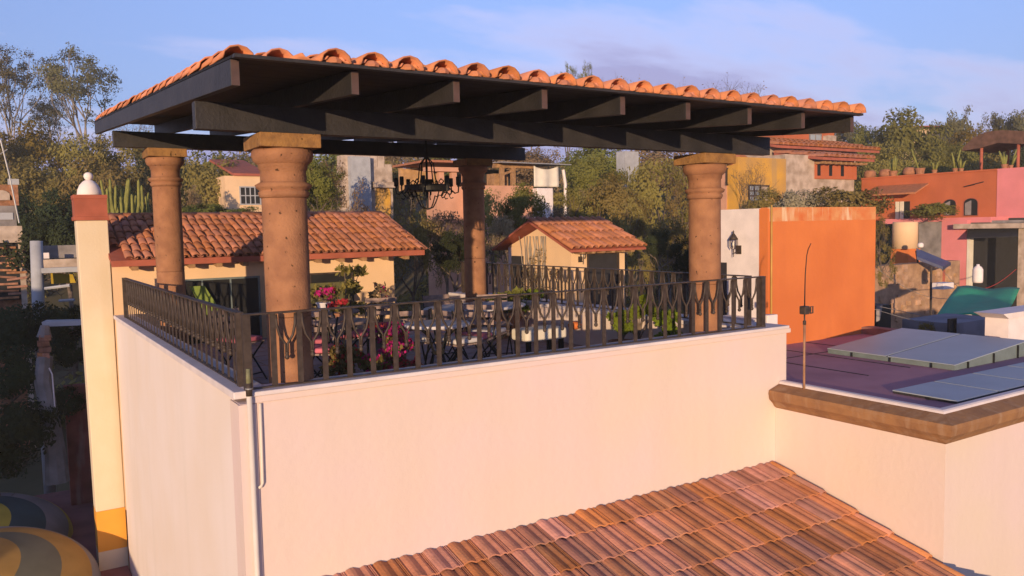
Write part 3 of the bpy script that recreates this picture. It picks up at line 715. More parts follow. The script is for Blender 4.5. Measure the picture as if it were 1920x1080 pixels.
part('finial_ball', MB().lathe([(.02, .215), (.05, .235), (.066, .27), (.06, .305), (.035, .33), (.005, .338)], dc, 16), MT['white'], ch, smooth=True)

# ------------------------------------------------------------------ painted domes, bottom left
def dome(c, R, H, label, mats, n=32, bands=9, rot=0.0):
    e = emp('painted_dome', c, label, 'dome', 'painted domes at lower left')
    # gores: twisting bands, each its own paint
    rows = 26
    for b in range(bands):
        mb = MB(); w = 9
        for i in range(rows+1):
            ph = math.pi/2*i/rows; rr = R*math.cos(ph)+.004; z = H*math.sin(ph)
            for j in range(w+1):
                th = rot+2*math.pi*(b+j/w)/bands+1.9*(i/rows)
                mb.v.append((c[0]+rr*math.cos(th), c[1]+rr*math.sin(th), c[2]+z))
        for i in range(rows):
            for j in range(w):
                a = i*(w+1)+j; mb.f.append((a, a+1, a+w+2, a+w+1))
        part('painted_band', mb, mats[b % len(mats)], e, smooth=True)
    return e
m_g = mat('grey_green_dome_paint', (.13, .13, .10), .8, .15, 2); m_y = mat('yellow_dome_paint', (.44, .36, .06), .8, .15, 2); m_t = mat('teal_dome_paint', (.04, .075, .095), .8, .15, 2); m_l = mat('lavender_dome_paint', (.22, .21, .24), .8, .15, 2); m_o = MT['domec']
DZ = -3.86
r1 = PL(188, 1078, 'z', DZ); r2 = PL(136, 990, 'z', DZ)
dome((r1[0]-1.5, r1[1]-.1, DZ), 1.5, .95, 'nearer big dome painted in ochre and grey-green swirls', [m_o, m_g, m_o, m_g, m_y, m_o, m_g, m_o, m_l])
dome((r2[0]-1.55, r2[1]-.05, DZ), 1.55, .80, 'farther dome painted in yellow and dark teal swirls', [m_y, m_t, m_y, m_g, m_y, m_t, m_l, m_y, m_t], rot=.9)
lo = emp('lower_roof_house', (-1.5, 9, -6), 'low roof terrace with purple red floor carrying the painted domes', 'house')
part('roof_deck', MB().box(-6, -.1, -1, 12, -6.2, DZ), mat('maroon_deck', (.26, .10, .10), .9, .15, 2), lo)
part('red_parapet', MB().box(-.60, -.1, 10.9, 11.1, DZ, PL(150, 722, 'y', 10.9)[2]), streaks(mat('flaking_red_plaster', (.36, .11, .09), .9, .2, 3), (.40, .30, .27), .8, (4, 4, .8)), lo)

# ------------------------------------------------------------------ chandelier
cx, cy, cz = 2.84, 2.6, 1.66
cl = emp('chandelier', (cx, cy, cz), 'black wrought iron ring chandelier with candle cups and scrolls hanging under the pergola', 'chandelier')
K = MT['black']
part('stem', MB().tube([(cx, cy, rz_(cy)-.0), (cx, cy, cz-.02)], .014, 8).tube([(cx, cy, cz), (cx, cy, cz-.26)], [.02, .012], 8), K, cl)
part('ring_band', MB().lathe([(.26, -.035), (.268, -.035), (.268, .035), (.26, .035)], (cx, cy, cz), 40), K, cl)
part('cross_bar', MB().box(cx-.262, cx+.262, cy-.02, cy+.02, cz-.03, cz+.03).box(cx-.02, cx+.02, cy-.262, cy+.262, cz-.0299, cz+.0299), K, cl)
part('hub', MB().box(cx-.05, cx+.05, cy-.05, cy+.05, cz-.045, cz+.10), K, cl)
for k in range(8):
    th = k*math.pi/4+.2; c_, s_ = math.cos(th), math.sin(th)
    P = lambda r_, z: (cx+r_*c_, cy+r_*s_, cz+z)
    am = part('arm', MB().tube([P(.265, -.01), P(.33, -.07), P(.37, -.06), P(.375, .0), P(.37, .02)], .009, 5).tube([P(.30, -.05), P(.26, -.10), P(.28, -.13), P(.31, -.12)], .007, 5), K, cl)
    part('candle_cup', MB().lathe([(.012, .02), (.026, .03), (.026, .12), (.02, .125)], P(.37, 0), 8), K, am)
for k in range(4):
    th = k*math.pi/2+.5; c_, s_ = math.cos(th), math.sin(th)
    P = lambda r_, z: (cx+r_*c_, cy+r_*s_, cz+z)
    part('upper_scroll', MB().tube([P(.20, .03), P(.24, .07), P(.20, .10), P(.17, .07), P(.20, .04), P(.15, .02), P(.12, .12), P(.10, .28), P(.02, .36)], .008, 5), K, cl)
    part('lower_scroll', MB().tube([P(.25, -.03), P(.21, -.10), P(.16, -.09), P(.12, -.17), P(.08, -.23), P(.02, -.25)], .008, 5), K, cl)

# ------------------------------------------------------------------ terrace furniture
def make_chair(label):
    e = emp('folding_chair', (0, 0, 0), label, 'chair', 'folding chairs on the terrace')
    for sx in (-.2, .2):
        part('leg', MB().tube([(sx, -.22, 0), (sx, .16, .46), (sx, .22, .84)], .010, 6), MT['black'], e)
        part('leg', MB().tube([(sx*.93, .22, 0), (sx*.93, -.2, .45)], .010, 6), MT['black'], e)
    for k in range(5):
        y = -.2+k*.078; part('seat_slat', MB().box(-.205, .205, y, y+.062, .445, .46), MT['chair_wood'], e)
    for k in range(3):
        z = .60+k*.085; y = .175+k*.013
        part('back_slat', MB().hexa([(-.205, y-.014, z), (.205, y-.014, z), (.205, y-.004, z), (-.205, y-.004, z)], [(-.205, y-.005, z+.055), (.205, y-.005, z+.055), (.205, y+.005, z+.055), (-.205, y+.005, z+.055)]), MT['chair_wood'], e)
    part('stretcher', MB().tube([(-.2, -.16, .08), (.2, -.16, .08)], .008, 6), MT['black'], e)
    return e
chairs = [((1.42, 2.75), 2.7, 'folding chair with pale back slats just right of the nearest stone column'),
          ((1.30, 2.05), -2.2, 'folding chair with a small pink seat cushion beside the nearest stone column'),
          ((1.95, 3.0), 1.4, 'folding chair with rose cushion behind the potted red flowers'),
          ((2.62, 3.55), -.35, 'dark slat backed folding chair standing tallest before the cream house wall'),
          ((2.30, 2.1), 2.9, 'folding chair with grey white cushion near the scroll legged table'),
          ((2.72, 1.70), 1.7, 'folding chair with a white cushion left of the pink cushioned one'),
          ((2.98, 1.85), -.9, 'folding chair with the bright pink cushion in the middle of the terrace'),
          ((3.34, 2.15), .7, 'folding chair with a pale cushion in front of the long table'),
          ((3.95, 2.95), -.4, 'folding chair at the far side of the long table near the back column'),
          ((.78, 3.45), .5, 'folding chair seen between the left railing and the nearest stone column'),
          ((3.45, 3.4), .1, 'folding chair behind the long table with its back to the hillside')]
c0 = make_chair(chairs[0][2]); CH = []
for i, ((x, y), rz, lab) in enumerate(chairs):
    if i == 0: c0.location = (x, y, FL); c0.rotation_euler = (0, 0, rz); CH.append(c0)
    else: CH.append(clone(c0, (x, y, FL), rz, lab))
cush = MB().box(-.19, .19, -.2, .17, .462, .515)
cu_me = None
for i, mname, lab in ((1, 'pinkcloth', 'small pink cushion on the chair beside the nearest stone column'), (2, 'pinkcloth', 'rose cushion on the chair behind the potted red flowers'), (4, 'seatwhite', 'grey white cushion on the chair near the scroll legged table'),
                      (5, 'seatwhite', 'white cushion on the chair left of the bright pink one'), (6, 'pinkcloth', 'bright pink cushion on the chair in the middle of the terrace'), (7, 'seatwhite', 'pale cushion on the chair before the long table'), (9, 'pinkcloth', 'pink cushion on the chair by the left railing'), (3, 'redcloth', 'red cushion on the dark chair before the cream house wall'), (0, 'pinkcloth', 'dusty rose cushion on the pale backed chair right of the nearest column')):
    o = bpy.data.objects.new('seat_cushion', mesh_of('seat_cushion', [(p[0], p[1], p[2]-.462) for p in cush.v], cush.f, True)); COL.objects.link(o)
    o.data.materials.append(MT[mname]); R_ = CH[i].matrix_basis; o.location = CH[i].location+Vector((0, 0, .462)); o.rotation_euler = CH[i].rotation_euler
    o['label'] = lab; o['category'] = 'cushion'; o['group'] = 'cushions on the terrace chairs'
    bv = o.modifiers.new('bevel', 'BEVEL'); bv.width = .022; bv.segments = 3
def table(x, y, r, label, top='chair_wood', h=.73, scroll=True, sx=1.0):
    e = emp('terrace_table', (x, y, FL), label, 'table', 'tables on the terrace')
    t = MB().lathe([(r, h-.03), (r+.008, h-.015), (r, h)], (x, y, FL), 32)
    if sx != 1: t.v = [(x+(p[0]-x)*sx, p[1], p[2]) for p in t.v]
    part('table_top', t, MT[top], e)
    for k in range(4):
        th = k*math.pi/2+.4; c_, s_ = math.cos(th), math.sin(th)
        q = lambda rr, z: (x+rr*c_*sx, y+rr*s_, FL+z)
        part('leg', MB().tube([q(r*.75, 0), q(r*.35, .25), q(.06, .42), q(r*.4, .6), q(r*.8, h-.032)], .012, 6), MT['black'], e)
    part('foot_ring', MB().lathe([(.06, .40), (.075, .42), (.06, .44)], (x, y, FL), 12), MT['black'], e)
    return e
table(1.85, 3.55, .42, 'round table with pots on it in front of the tiled house', 'chair_wood')
table(2.32, 1.42, .34, 'small round table on crossed curved black legs behind the front railing', 'seatwhite')
table(3.55, 2.75, .46, 'long pale topped table in the middle of the terrace', 'seatwhite', sx=1.5)
table(1.62, 2.35, .30, 'small table with red flowers near the nearest stone column', 'chair_wood')
sf = emp('garden_bench', (3.95, 2.0, FL), 'low backless cream bench right of the pink cushioned chair', 'bench')
part('seat', MB().box(3.72, 4.32, 1.85, 2.2, FL+.34, FL+.48), MT['cloth'], sf, bevel=.03)
for x in (3.78, 4.26):
    for y in (1.9, 2.15): part('leg', MB().box(x-.025, x+.025, y-.025, y+.025, FL, FL+.339), MT['black'], sf)

def potplant(x, y, z, rp, hp, spread, hpl, leaf, label, bloom=None, nl=700, nb=260, lsize=.045, potm='pot', cat='potted plant', stems=5):
    e = emp('potted_plant', (x, y, z), label, cat)
    part('flower_pot', MB().lathe([(rp*.65, 0), (rp*.95, hp*.85), (rp*1.08, hp*.86), (rp*1.08, hp), (rp*.9, hp), (rp*.85, hp*.9)], (x, y, z), 20), MT[potm], e, smooth=False)
    cs = np.array([[x+RNG.normal()*spread*.5, y+RNG.normal()*spread*.5, z+hp+hpl*(.25+.75*RNG.random())] for _ in range(9)])
    sm = MB()
    for c in cs: sm.tube([(x, y, z+hp*.9), ((x+c[0])/2+.02, (y+c[1])/2, z+hp+(c[2]-z-hp)*.6), tuple(c)], [.012, .008, .004], 5)
    part('stem', sm, MT['bark'], e)
    w = org(e)
    V, Q = leaf_arrays(clump_points(RNG, cs, nl, spread*.42), lsize, RNG); part('foliage', fast_mesh('foliage', V-w, Q), leaf, e)
    if bloom is not None:
        V, Q = leaf_arrays(clump_points(RNG, cs+np.array([0, 0, .03]), nb, spread*.5), lsize*.9, RNG, 1.1); part('blossom', fast_mesh('blossom', V-w, Q), bloom, e)
    return e
potplant(1.33, 1.55, FL, .17, .26, .20, .28, L_OLIVE, 'bushy plant with pink and red flowers right of the nearest stone column', L_RED, nb=150)
potplant(1.62, 1.32, FL, .15, .22, .20, .22, L_OLIVE, 'low potted plant with magenta flowers behind the railing', L_BLOOM, nb=200)
potplant(2.02, 1.62, FL, .18, .26, .26, .38, L_OLIVE, 'large magenta bougainvillea in a pot beside the scroll legged table', L_BLOOM, nl=500, nb=700)
potplant(1.85, 1.25, FL, .15, .2, .2, .16, L_DRY, 'reddish low flowering pot plant next to the bougainvillea', L_RED, nb=280)
potplant(1.80, 3.4, FL+.73, .09, .12, .10, .12, L_OLIVE, 'bowl of magenta flowers standing on the round table', L_BLOOM, nl=120, nb=200, lsize=.04, potm='seatwhite')
potplant(2.02, 3.72, FL+.73, .07, .10, .07, .12, L_GREEN, 'small pot with a red flower at the back of the round table', L_RED, nl=60, nb=80, lsize=.04)
potplant(1.60, 2.3, FL+.73, .07, .09, .10, .10, L_OLIVE, 'red and green flowers in a bowl on the small table', L_RED, nl=120, nb=120, lsize=.04)
potplant(2.45, 5.2, FL, .2, .34, .26, .55, L_DRY, 'leafless twiggy plant in a tall pot before the cream house wall', nl=160, lsize=.05)
q_ = PL(645, 560, 'y', 4.3)
potplant(q_[0], 4.3, FL, .22, .45, .30, .85, L_OLIVE, 'tall loose leafy shrub before the olive awning of the tiled house', nl=700, lsize=.05, potm='concrete')
potplant(3.05, 4.6, FL, .2, .36, .22, .55, L_DRY, 'thorny shrub with a few magenta bracts in a tall grey pot', L_BLOOM, nl=200, nb=26, lsize=.05, potm='concrete')
p5 = PL(947, 560, 'y', 4.55)
potplant(p5[0], 4.55, FL, .26, .40, .30, .34, L_GREEN, 'leafy green plant in a large pot before the half shaded column', nl=1500, lsize=.055)
potplant(p5[0]+.55, 4.8, FL, .22, .3, .24, .40, L_LIME, 'sunlit bright green plant right of the half shaded column', nl=700, lsize=.05)
for i, (px_, yy, lab) in enumerate(((1165, 1.6, 'lime green succulent bush by the right parapet, nearest to the door'), (1195, 1.75, 'tall lime green shrub in a pot by the right parapet'), (1255, 1.35, 'yellow green shrub by the right parapet next to the right column'))):
    q = PL(px_, 600, 'x', 5.15+.1*(i == 1)); potplant(q[0], q[1], FL, .16, .24, .18, .40+.2*(i == 1), L_LIME, lab, nl=420, lsize=.06)
thing('garden_trowel_pot', MB().lathe([(.05, 0), (.09, .03), (.10, .07), (.06, .10), (.01, .11)], (5.3, 3.0, -.28), 12), MT['orange'], 'small orange ornament hanging on the right parapet inside', 'ornament', smooth=True)

# ------------------------------------------------------------------ small tiled shed right of the terrace
A_ = np.array([10.9, 10.6]); d0 = 20.8
q1 = DP(1072, 560, 14.4); sx, sy = q1[0], q1[1]
sh = emp('tiled_shed', (sx+.7, sy+1, -3), 'small peach shed with a low tiled gable roof and dark door beyond the right railing', 'shed')
sw = PL(1172, 560, 'y', sy)[0]-sx; sdp = PL(955, 520, 'x', sx)[1]-sy
ze = PL(1120, 462, 'y', sy)[2]; zp = ze+.46
part('wall', MB().box(sx, sx+sw, sy, sy+sdp, -4, ze), MT['peach'], sh)
part('gable', MB().prism([(sx+.001, sy+.002, ze+.001), (sx+.001, sy+sdp-.002, ze+.001), (sx+.001, sy+sdp*.5, zp-.12)], (sw-.01, 0, 0)), MT['peach'], sh)
ox = .22; su = Vector((1, 0, 0))
for side in (0, 1):
    y0 = sy-.28 if not side else sy+sdp+.28; y1 = sy+sdp*.5; z0 = ze-.08
    sv = Vector((0, y1-y0, zp-z0)); L0 = sv.length; sv.normalize(); sn = su.cross(sv) if not side else sv.cross(su)
    xa, xb = sx-ox, sx+sw+ox+.06
    pts = [(xa, y0, z0), (xb, y0, z0), (xb, y1, zp), (xa, y1, zp)]
    up = [(p[0], p[1], p[2]+.04) for p in pts]
    if side: pts = pts[::-1]; up = up[::-1]
    part('roof_slab', MB().hexa(pts, up), MT['red_paint'], sh)
    if not side:
        fl = barrel(L0/4*1.12, .07, .06, 4); fme = mesh_of('roof_tile', *fl, True); fme.materials.append(MT['tile_old'])
        nC = int((xb-xa)/.14)
        for k in range(nC):
            for rI in range(4):
                p = Vector((xa+.07+k*(xb-xa-.14)/(nC-1), y0, z0+.045))+sv*(rI*L0/4-.03)+sn*.03
                vt = (sv-sn*.05).normalized(); inst('roof_tile', fme, sh, place(su, vt, su.cross(vt), p, .015))
for k in range(6):
    x = sx+.1+k*(sw-.1)/5; part('rafter_tail', MB().box(x-.04, x+.04, sy-.25, sy-.001, ze-.12, ze-.04), MT['wood'], sh, bevel=.015)
x0, x1 = PL(1103, 520, 'y', sy)[0], PL(1157, 520, 'y', sy)[0]; zt = PL(1130, 477, 'y', sy)[2]
opening(sh, x0, x1, sy, -1.1, zt, nm='door', m='door', bars=0)
y0 = PL(972, 520, 'x', sx)[1]; part('side_door', MB().box(sx-.012, sx-.002, y0-.2, y0+.22, -1.1, PL(975, 480, 'x', sx)[2]), MT['door'], sh)
part('pale_panel', MB().box(sx-.011, sx-.001, y0+.23, sy+sdp-.001, -3, ze-.02), MT['white'], sh)
lq = PL(1087, 478, 'y', sy); lantern((lq[0], sy, lq[2]-.05), 'dark iron lantern beside the door of the small tiled shed', .8, out=(0, -1))
# bare climbing vine on the gable wall
vm = MB()
for k in range(26):
    y = sy+sdp*(.22+.45*random.random()); z = -1.4; p = [(sx-.02, y, z)]
    for i in range(10):
        y += random.gauss(0, .04); z += .24; p.append((sx-.02-random.random()*.04, y, z))
        if z > ze+.12: break
    vm.tube(p, .007, 4)
vn = emp('climbing_vine', (sx-.02, sy+1, -2.6), 'dry bare vine covering the side wall of the small tiled shed', 'vine')
part('stem', vm, MT['bark_pale'], vn)
cs = np.stack([np.full(30, sx-.05), sy+sdp*(.2+.5*RNG.random(30)), ze-.1-RNG.random(30)*1.1], 1)
V, Q = leaf_arrays(clump_points(RNG, cs, 900, .14)*np.array([1, 1, 1]), .03, RNG); V[:, 0] = np.minimum(V[:, 0], sx-.01)
part('foliage', fast_mesh('foliage', V-org(vn), Q), L_DRY, vn)

# ------------------------------------------------------------------ background buildings
def block(name, label, cat, x0, x1, ytop, d, depth, m, zbot=None, face='y', group=None):
    """a plain block: its front spans photo columns x0..x1, its top at row ytop, d metres in front of the camera"""
    if face == 'y':
        a = DP(x0, ytop, d); Y0 = a[1]; b = PL(x1, ytop, 'y', Y0)
        X0, X1 = a[0], b[0]; Y1 = Y0+depth; zt = PL((x0+x1)/2, ytop, 'y', Y0)[2]
    else:
        a = DP((x0+x1)/2, ytop, d); X0 = a[0]; Y1 = PL(x0, ytop, 'x', X0)[1]; Y0 = PL(x1, ytop, 'x', X0)[1]; X1 = X0+depth; zt = a[2]
    zb = float(min(terrain((X0+X1)/2, Y0), terrain((X0+X1)/2, Y1), terrain(X0, Y0)))-.6 if zbot is None else zbot
    e = emp(name, ((X0+X1)/2, (Y0+Y1)/2, zb), label, cat, group)
    part('wall', MB().box(X0, X1, Y0, Y1, zb, zt), MT[m], e)
    return e, X0, X1, Y0, Y1, zb, zt
def fwin(e, px0, px1, py0, py1, Y, m='dark', fr_='white', nm='window', bars=1, cross=0, t=.05):
    a = PL(px0, py1, 'y', Y); b = PL(px1, py0, 'y', Y); x0, x1, z0, z1 = a[0], b[0], a[2], b[2]
    w = part(nm, MB().box(x0, x1, Y-.02, Y-.004, z0, z1), MT[m], e)
    f = MB().box(x0-t, x0, Y-.05, Y-.005, z0-t, z1+t).box(x1, x1+t, Y-.05, Y-.005, z0-t, z1+t).box(x0, x1, Y-.049, Y-.005, z1, z1+t).box(x0, x1, Y-.049, Y-.005, z0-t, z0)
    for k in range(1, bars+1): x = x0+(x1-x0)*k/(bars+1); f.box(x-t*.4, x+t*.4, Y-.045, Y-.021, z0, z1)
    for k in range(1, cross+1): z = z0+(z1-z0)*k/(cross+1); f.box(x0, x1, Y-.044, Y-.021, z-t*.4, z+t*.4)
    part('frame', f, MT[fr_], w); return w
def slab_roof(e, px, X0, X1, Y0, Y1, z0, rise, over, m='tile_old', th=.1, tiles=True, nm='roof', pitch=.35):
    """single pitch roof rising away from the front, with rows of tile ridges"""
    a = [(X0-over, Y0-over, z0), (X1+over, Y0-over, z0), (X1+over, Y1, z0+rise), (X0-over, Y1, z0+rise)]
    r = part(nm, MB().hexa(a, [(p[0], p[1], p[2]+th) for p in a]), MT['red_paint'], e)
    if tiles:
        u = Vector((1, 0, 0)); v = Vector((0, Y1-Y0+over, rise)); L0 = v.length; v.normalize(); nC = max(3, int((X1-X0+2*over)/pitch)); nR = max(2, int(L0/.7))
        base = barrel(L0/nR*1.15, pitch*.5, pitch*.42, 4); Ts = []
        for k in range(nC):
            for i in range(nR):
                n_ = u.cross(v); vt = (v-n_*.06).normalized()
                Ts.append(place(u, vt, u.cross(vt), Vector((X0-over+pitch*.5+k*(X1-X0+2*over-pitch)/(nC-1), Y0-over, z0+th))+v*(i*L0/nR-.04)+n_*.04, .02))
        joined('roof_tiles', base, Ts, MT[m], e)
    return r

# yellow house and its neighbours, right of centre
e, X0, X1, Y0, Y1, zb, zt = block('yellow_house', 'mustard yellow house wall with a barred window behind the orange block', 'house', 1384, 1474, 296, 27, .5, 'yellow')
fwin(e, 1404, 1423, 349, 376, Y0, 'glass', 'iron', bars=1, cross=2); fwin(e, 1425, 1439, 350, 376, Y0, 'palestone', 'iron', 'shutter', 0)
e, X0, X1, Y0, Y1, zb, zt = block('brown_house', 'brown house with a red tile roof left of the yellow wall', 'house', 1362, 1383, 310, 27.4, .5, 'salmon')
slab_roof(e, 0, X0, X1, Y0, Y1, zt, .6, .25)
fwin(e, 1362, 1382, 318, 345, Y0, 'dark', 'iron', bars=2)
e, X0, X1, Y0, Y1, zb, zt = block('stone_house', 'pale stone walled house with stacked red tile roofs and a red gallery', 'house', 1472, 1602, 292, 30, 5, 'palestone')
slab_roof(e, 0, PL(1526, 300, 'y', Y0)[0], X1, Y0-.3, Y0+1.6, PL(1560, 304, 'y', Y0)[2], .35, .35, pitch=.3)
xg = PL(1527, 315, 'y', Y0)[0]; xh = PL(1604, 315, 'y', Y0)[0]; zg0, zg1 = PL(1560, 336, 'y', Y0)[2], PL(1560, 305, 'y', Y0)[2]
part('red_gallery', MB().box(xg, xh, Y0-.06, Y0-.003, zg0, zg1), MT['red_house'], e)
for px in (1530, 1552, 1574): 
    x = PL(px, 315, 'y', Y0)[0]; part('gallery_window', MB().box(x, x+.18, Y0-.075, Y0-.061, zg0+.12, zg1-.1), MT['dark'], e)
for k in range(9): x = xg+k*(xh-xg)/8; part('rafter_tail', MB().box(x-.04, x+.04, Y0-.5, Y0-.061, zg1-.09, zg1-.005), MT['wood'], e)
Yb = Y0+1.9
part('upper_wall', MB().box(PL(1442, 280, 'y', Yb)[0], PL(1604, 280, 'y', Yb)[0], Yb, Yb+3, zt-.6, PL(1470, 266, 'y', Yb)[2]), MT['palestone'], e)
slab_roof(e, 0, PL(1444, 280, 'y', Yb)[0], PL(1618, 280, 'y', Yb)[0], Yb-.3, Yb+1.8, PL(1540, 285, 'y', Yb)[2], .55, .3, nm='upper_roof', pitch=.3)
Yc = Yb+2.2
part('top_room', MB().box(PL(1470, 260, 'y', Yc)[0], PL(1564, 260, 'y', Yc)[0], Yc, Yc+2.5, zt, PL(1530, 244, 'y', Yc)[2]), MT['red_house'], e)
fwin(e, 1518, 1538, 253, 266, Yc, 'glass', 'concrete', bars=1)
ck = part('brick_chimney', MB().box(PL(1553, 260, 'y', Yc-.3)[0], PL(1568, 260, 'y', Yc-.3)[0], Yc-.3, Yc-.01, PL(1560, 276, 'y', Yc)[2], PL(1560, 256, 'y', Yc)[2]), MT['palestone'], e)

# rust red house with arched windows
XR = DP(1760, 380, 30)[0]
zr1 = PL(1760, 327, 'x', XR)[2]; yl, yr = PL(1615, 380, 'x', XR)[1], PL(1869, 380, 'x', XR)[1]; zr0 = PL(1800, 408, 'x', XR)[2]
rh = emp('red_house', (XR+2, (yl+yr)/2, -5), 'rust red house with arched windows and potted cacti along its roof edge', 'house')
part('wall', MB().box(XR, XR+5, yr, yl, zr0-.05, zr1), MT['red_house'], rh)
part('parapet_rim', MB().box(XR-.04, XR+.2, yr, yl, zr1+.001, zr1+.06), MT['red_house'], rh)
def arch_window(parent, pxl, pxr, pyt, pyb, X):
    y1, y0 = PL(pxl, pyb, 'x', X)[1], PL(pxr, pyb, 'x', X)[1]; z0 = PL((pxl+pxr)/2, pyb, 'x', X)[2]; z1 = PL((pxl+pxr)/2, pyt, 'x', X)[2]
    r_ = (y1-y0)/2; zs = z1-r_*.7; yc = (y0+y1)/2
    def outline(k): return [(X-.03, yc-r_*k, z0-(k-1)*r_), (X-.03, yc+r_*k, z0-(k-1)*r_)]+[(X-.03, yc+r_*k*math.cos(t), zs+r_*.7*k*math.sin(t)) for t in np.linspace(0, math.pi, 12)]
    w = part('arched_window', MB().prism(outline(1.0), (.025, 0, 0)), MT['dark'], parent)
    part('surround', MB().prism([(p[0]+.012, p[1], p[2]) for p in outline(1.14)], (.016, 0, 0)), MT['red_paint'], w)
    part('curtain', MB().prism([(X-.035, yc-r_*.1, z0+.02), (X-.035, yc+r_*.85, z0+.02), (X-.035, yc+r_*.85, zs), (X-.035, yc-r_*.1, zs+.1)], (.003, 0, 0)), MT['concrete'], w)
    return w
arch_window(rh, 1808, 1833, 372, 404, XR); arch_window(rh, 1770, 1792, 374, 404, XR)
y1, y0 = PL(1680, 400, 'x', XR)[1], PL(1695, 400, 'x', XR)[1]; z1_ = PL(1688, 378, 'x', XR)[2]
part('doorway', MB().box(XR-.012, XR-.002, PL(1706, 400, 'x', XR)[1], y1, zr0, z1_), MT['dark'], rh)
part('cream_shutter', MB().box(XR-.05, XR-.013, (y0+y1)/2+.02, y1, zr0, z1_), MT['cloth'], rh); part('cream_shutter', MB().box(XR-.05, XR-.013, y0, (y0+y1)/2-.02, zr0, z1_), MT['cloth'], rh)
ya, yb_ = PL(1645, 355, 'x', XR)[1], PL(1742, 355, 'x', XR)[1]
zc1, zc0 = PL(1690, 346, 'x', XR)[2], PL(1690, 366, 'x', XR)[2]
part('lean_to_roof', MB().hexa([(XR-.9, yb_, zc0), (XR, yb_, zc1-.05), (XR, ya, zc1-.05), (XR-.9, ya, zc0)], [(XR-.9, yb_, zc0+.06), (XR, yb_, zc1), (XR, ya, zc1), (XR-.9, ya, zc0+.06)]), MT['tile_old'], rh)
part('ledge', MB().box(XR-1.2, XR-.001, yr-.4, PL(1690, 410, 'x', XR)[1], zr0-.18, zr0), MT['pink'], rh)
part('flag_pole', MB().tube([PL(1808, 350, 'x', XR-.05), PL(1844, 341, 'x', XR-.5)], .02, 6), MT['iron'], rh)
ph = emp('pink_house', (XR+2, yr-3, -5), 'rose pink house joined to the right of the rust red one', 'house')
zpk = PL(1894, 315, 'x', XR)[2]
part('wall', MB().box(XR-.02, XR+5, yr-6, yr-.002, zr0-.05, zpk), MT['pink'], ph)
# lower walls below them (pink, grey, dark shed)
XL = XR-1.4
lw = emp('carport', (XL, yr, -5), 'rose pink and grey lower wall with a dark open carport under a concrete slab', 'carport')
Y_ = lambda px: PL(px, 460, 'x', XL)[1]
Z_ = lambda px, py: PL(px, py, 'x', XL)[2]
part('pink_wall', MB().box(XL, XL+.25, Y_(1812), Y_(1765), -5, Z_(1790, 413)), MT['pink'], lw)
part('grey_wall', MB().box(XL+.001, XL+.25, Y_(1764.8), Y_(1722), -5, Z_(1745, 416)), MT['concrete'], lw)
part('roof_slab', MB().box(XL-.35, XL+3.4, Y_(1925), Y_(1797), Z_(1860, 428), Z_(1860, 419)), MT['palestone'], lw)
part('inner_wall', MB().box(XL+4.2, XL+4.3, yr-8, Y_(1700), -5, Z_(1860, 430)), MT['door'], lw)  # inner and side wall in charcoal: the carport's shade is painted on
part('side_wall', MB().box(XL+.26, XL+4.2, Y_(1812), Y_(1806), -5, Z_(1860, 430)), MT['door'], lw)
part('ceiling', MB().box(XL+.3, XL+4.2, yr-8, Y_(1722), Z_(1860, 419)+.01, Z_(1860, 419)+.1), MT['concrete'], lw)
part('post', MB().box(XL, XL+.25, Y_(1818), Y_(1813), -5, Z_(1860, 429)), MT['cloth'], lw); part('post', MB().box(XL-.1, XL+.2, Y_(1930), Y_(1912), -5, Z_(1860, 429)), MT['palestone'], lw)
aw = [PL(1815, 432, 'x', XL-.06), PL(1908, 428, 'x', XL-.06), PL(1908, 444, 'x', XL-.5), PL(1812, 447, 'x', XL-.5)]
part('canopy', MB().prism(aw, (0, 0, .03)), MT['door'], lw)
# round cream tower on an orange cube
tq = DP(1697, 440, 27.5)
tw = emp('water_tank', (tq[0], tq[1], -5), 'round cream water tank on an orange cube base right of the orange block', 'tank')
rr = 22/FPX*27.5; zt0, zt1 = DP(1697, 466, 27.5)[2], DP(1697, 416, 27.5)[2]
part('tank_body', MB().lathe([(rr, 0), (rr, zt1-zt0-.05), (rr*.96, zt1-zt0)], (tq[0], tq[1], zt0), 24), MT['peach'], tw, smooth=True)
part('base_block', MB().box(tq[0]-rr*.75, tq[0]+rr*.95, tq[1]-rr*.8, tq[1]+rr*.8, -5, zt0-.002), MT['orange'], tw)
so = emp('solar_heater', DP(1748, 490, 26.5), 'dark blue slanted solar water heater panel on a low roof', 'solar heater')
s1, s2, s3, s4 = DP(1718, 465, 25.6), DP(1719, 481, 25.2), DP(1768, 500, 24.9), DP(1783, 492, 25.3)
part('panel', MB().prism([s1, s2, s3, s4], (0, 0, -.09)), MT['solar'], so)
part('tank_end', MB().lathe([(.07, 0), (.09, .04), (.09, .11), (.05, .15)], DP(1726, 464, 25.7), 12), MT['white'], so, smooth=True)
part('stand', MB().tube([DP(1722, 500, 26.4), s1-np.array([0, 0, .1])], .03, 6).tube([DP(1774, 500, 26), s3-np.array([0, 0, .1])], .03, 6), MT['iron'], so)
e, X0, X1, Y0, Y1, zb, zt = block('rubble_wall', 'ruined rubble and brick wall with a dark slot right of the orange block', 'wall', 1640, 1800, 494, 24.5, .5, 'rubble', zbot=-6)
fwin(e, 1764, 1771, 506, 536, Y0, 'red_paint', 'rubble', 'doorway', 0, t=.02)
rw = random.Random(3)
for k in range(60):     # proud stones of the wall
    x = X0+.1+rw.random()*(X1-X0-.3); z = zt-.1-rw.random()*1.7; s = .07+.09*rw.random()
    part('stone', MB().hexa([(x, Y0-.05, z), (x+s*1.5, Y0-.05, z+.01), (x+s*1.5, Y0-.001, z+.01), (x, Y0-.001, z)], [(x+.01, Y0-.045, z+s), (x+s*1.4, Y0-.045, z+s*.9), (x+s*1.4, Y0-.001, z+s*.9), (x, Y0-.001, z+s)]), MT['rubble'], e)
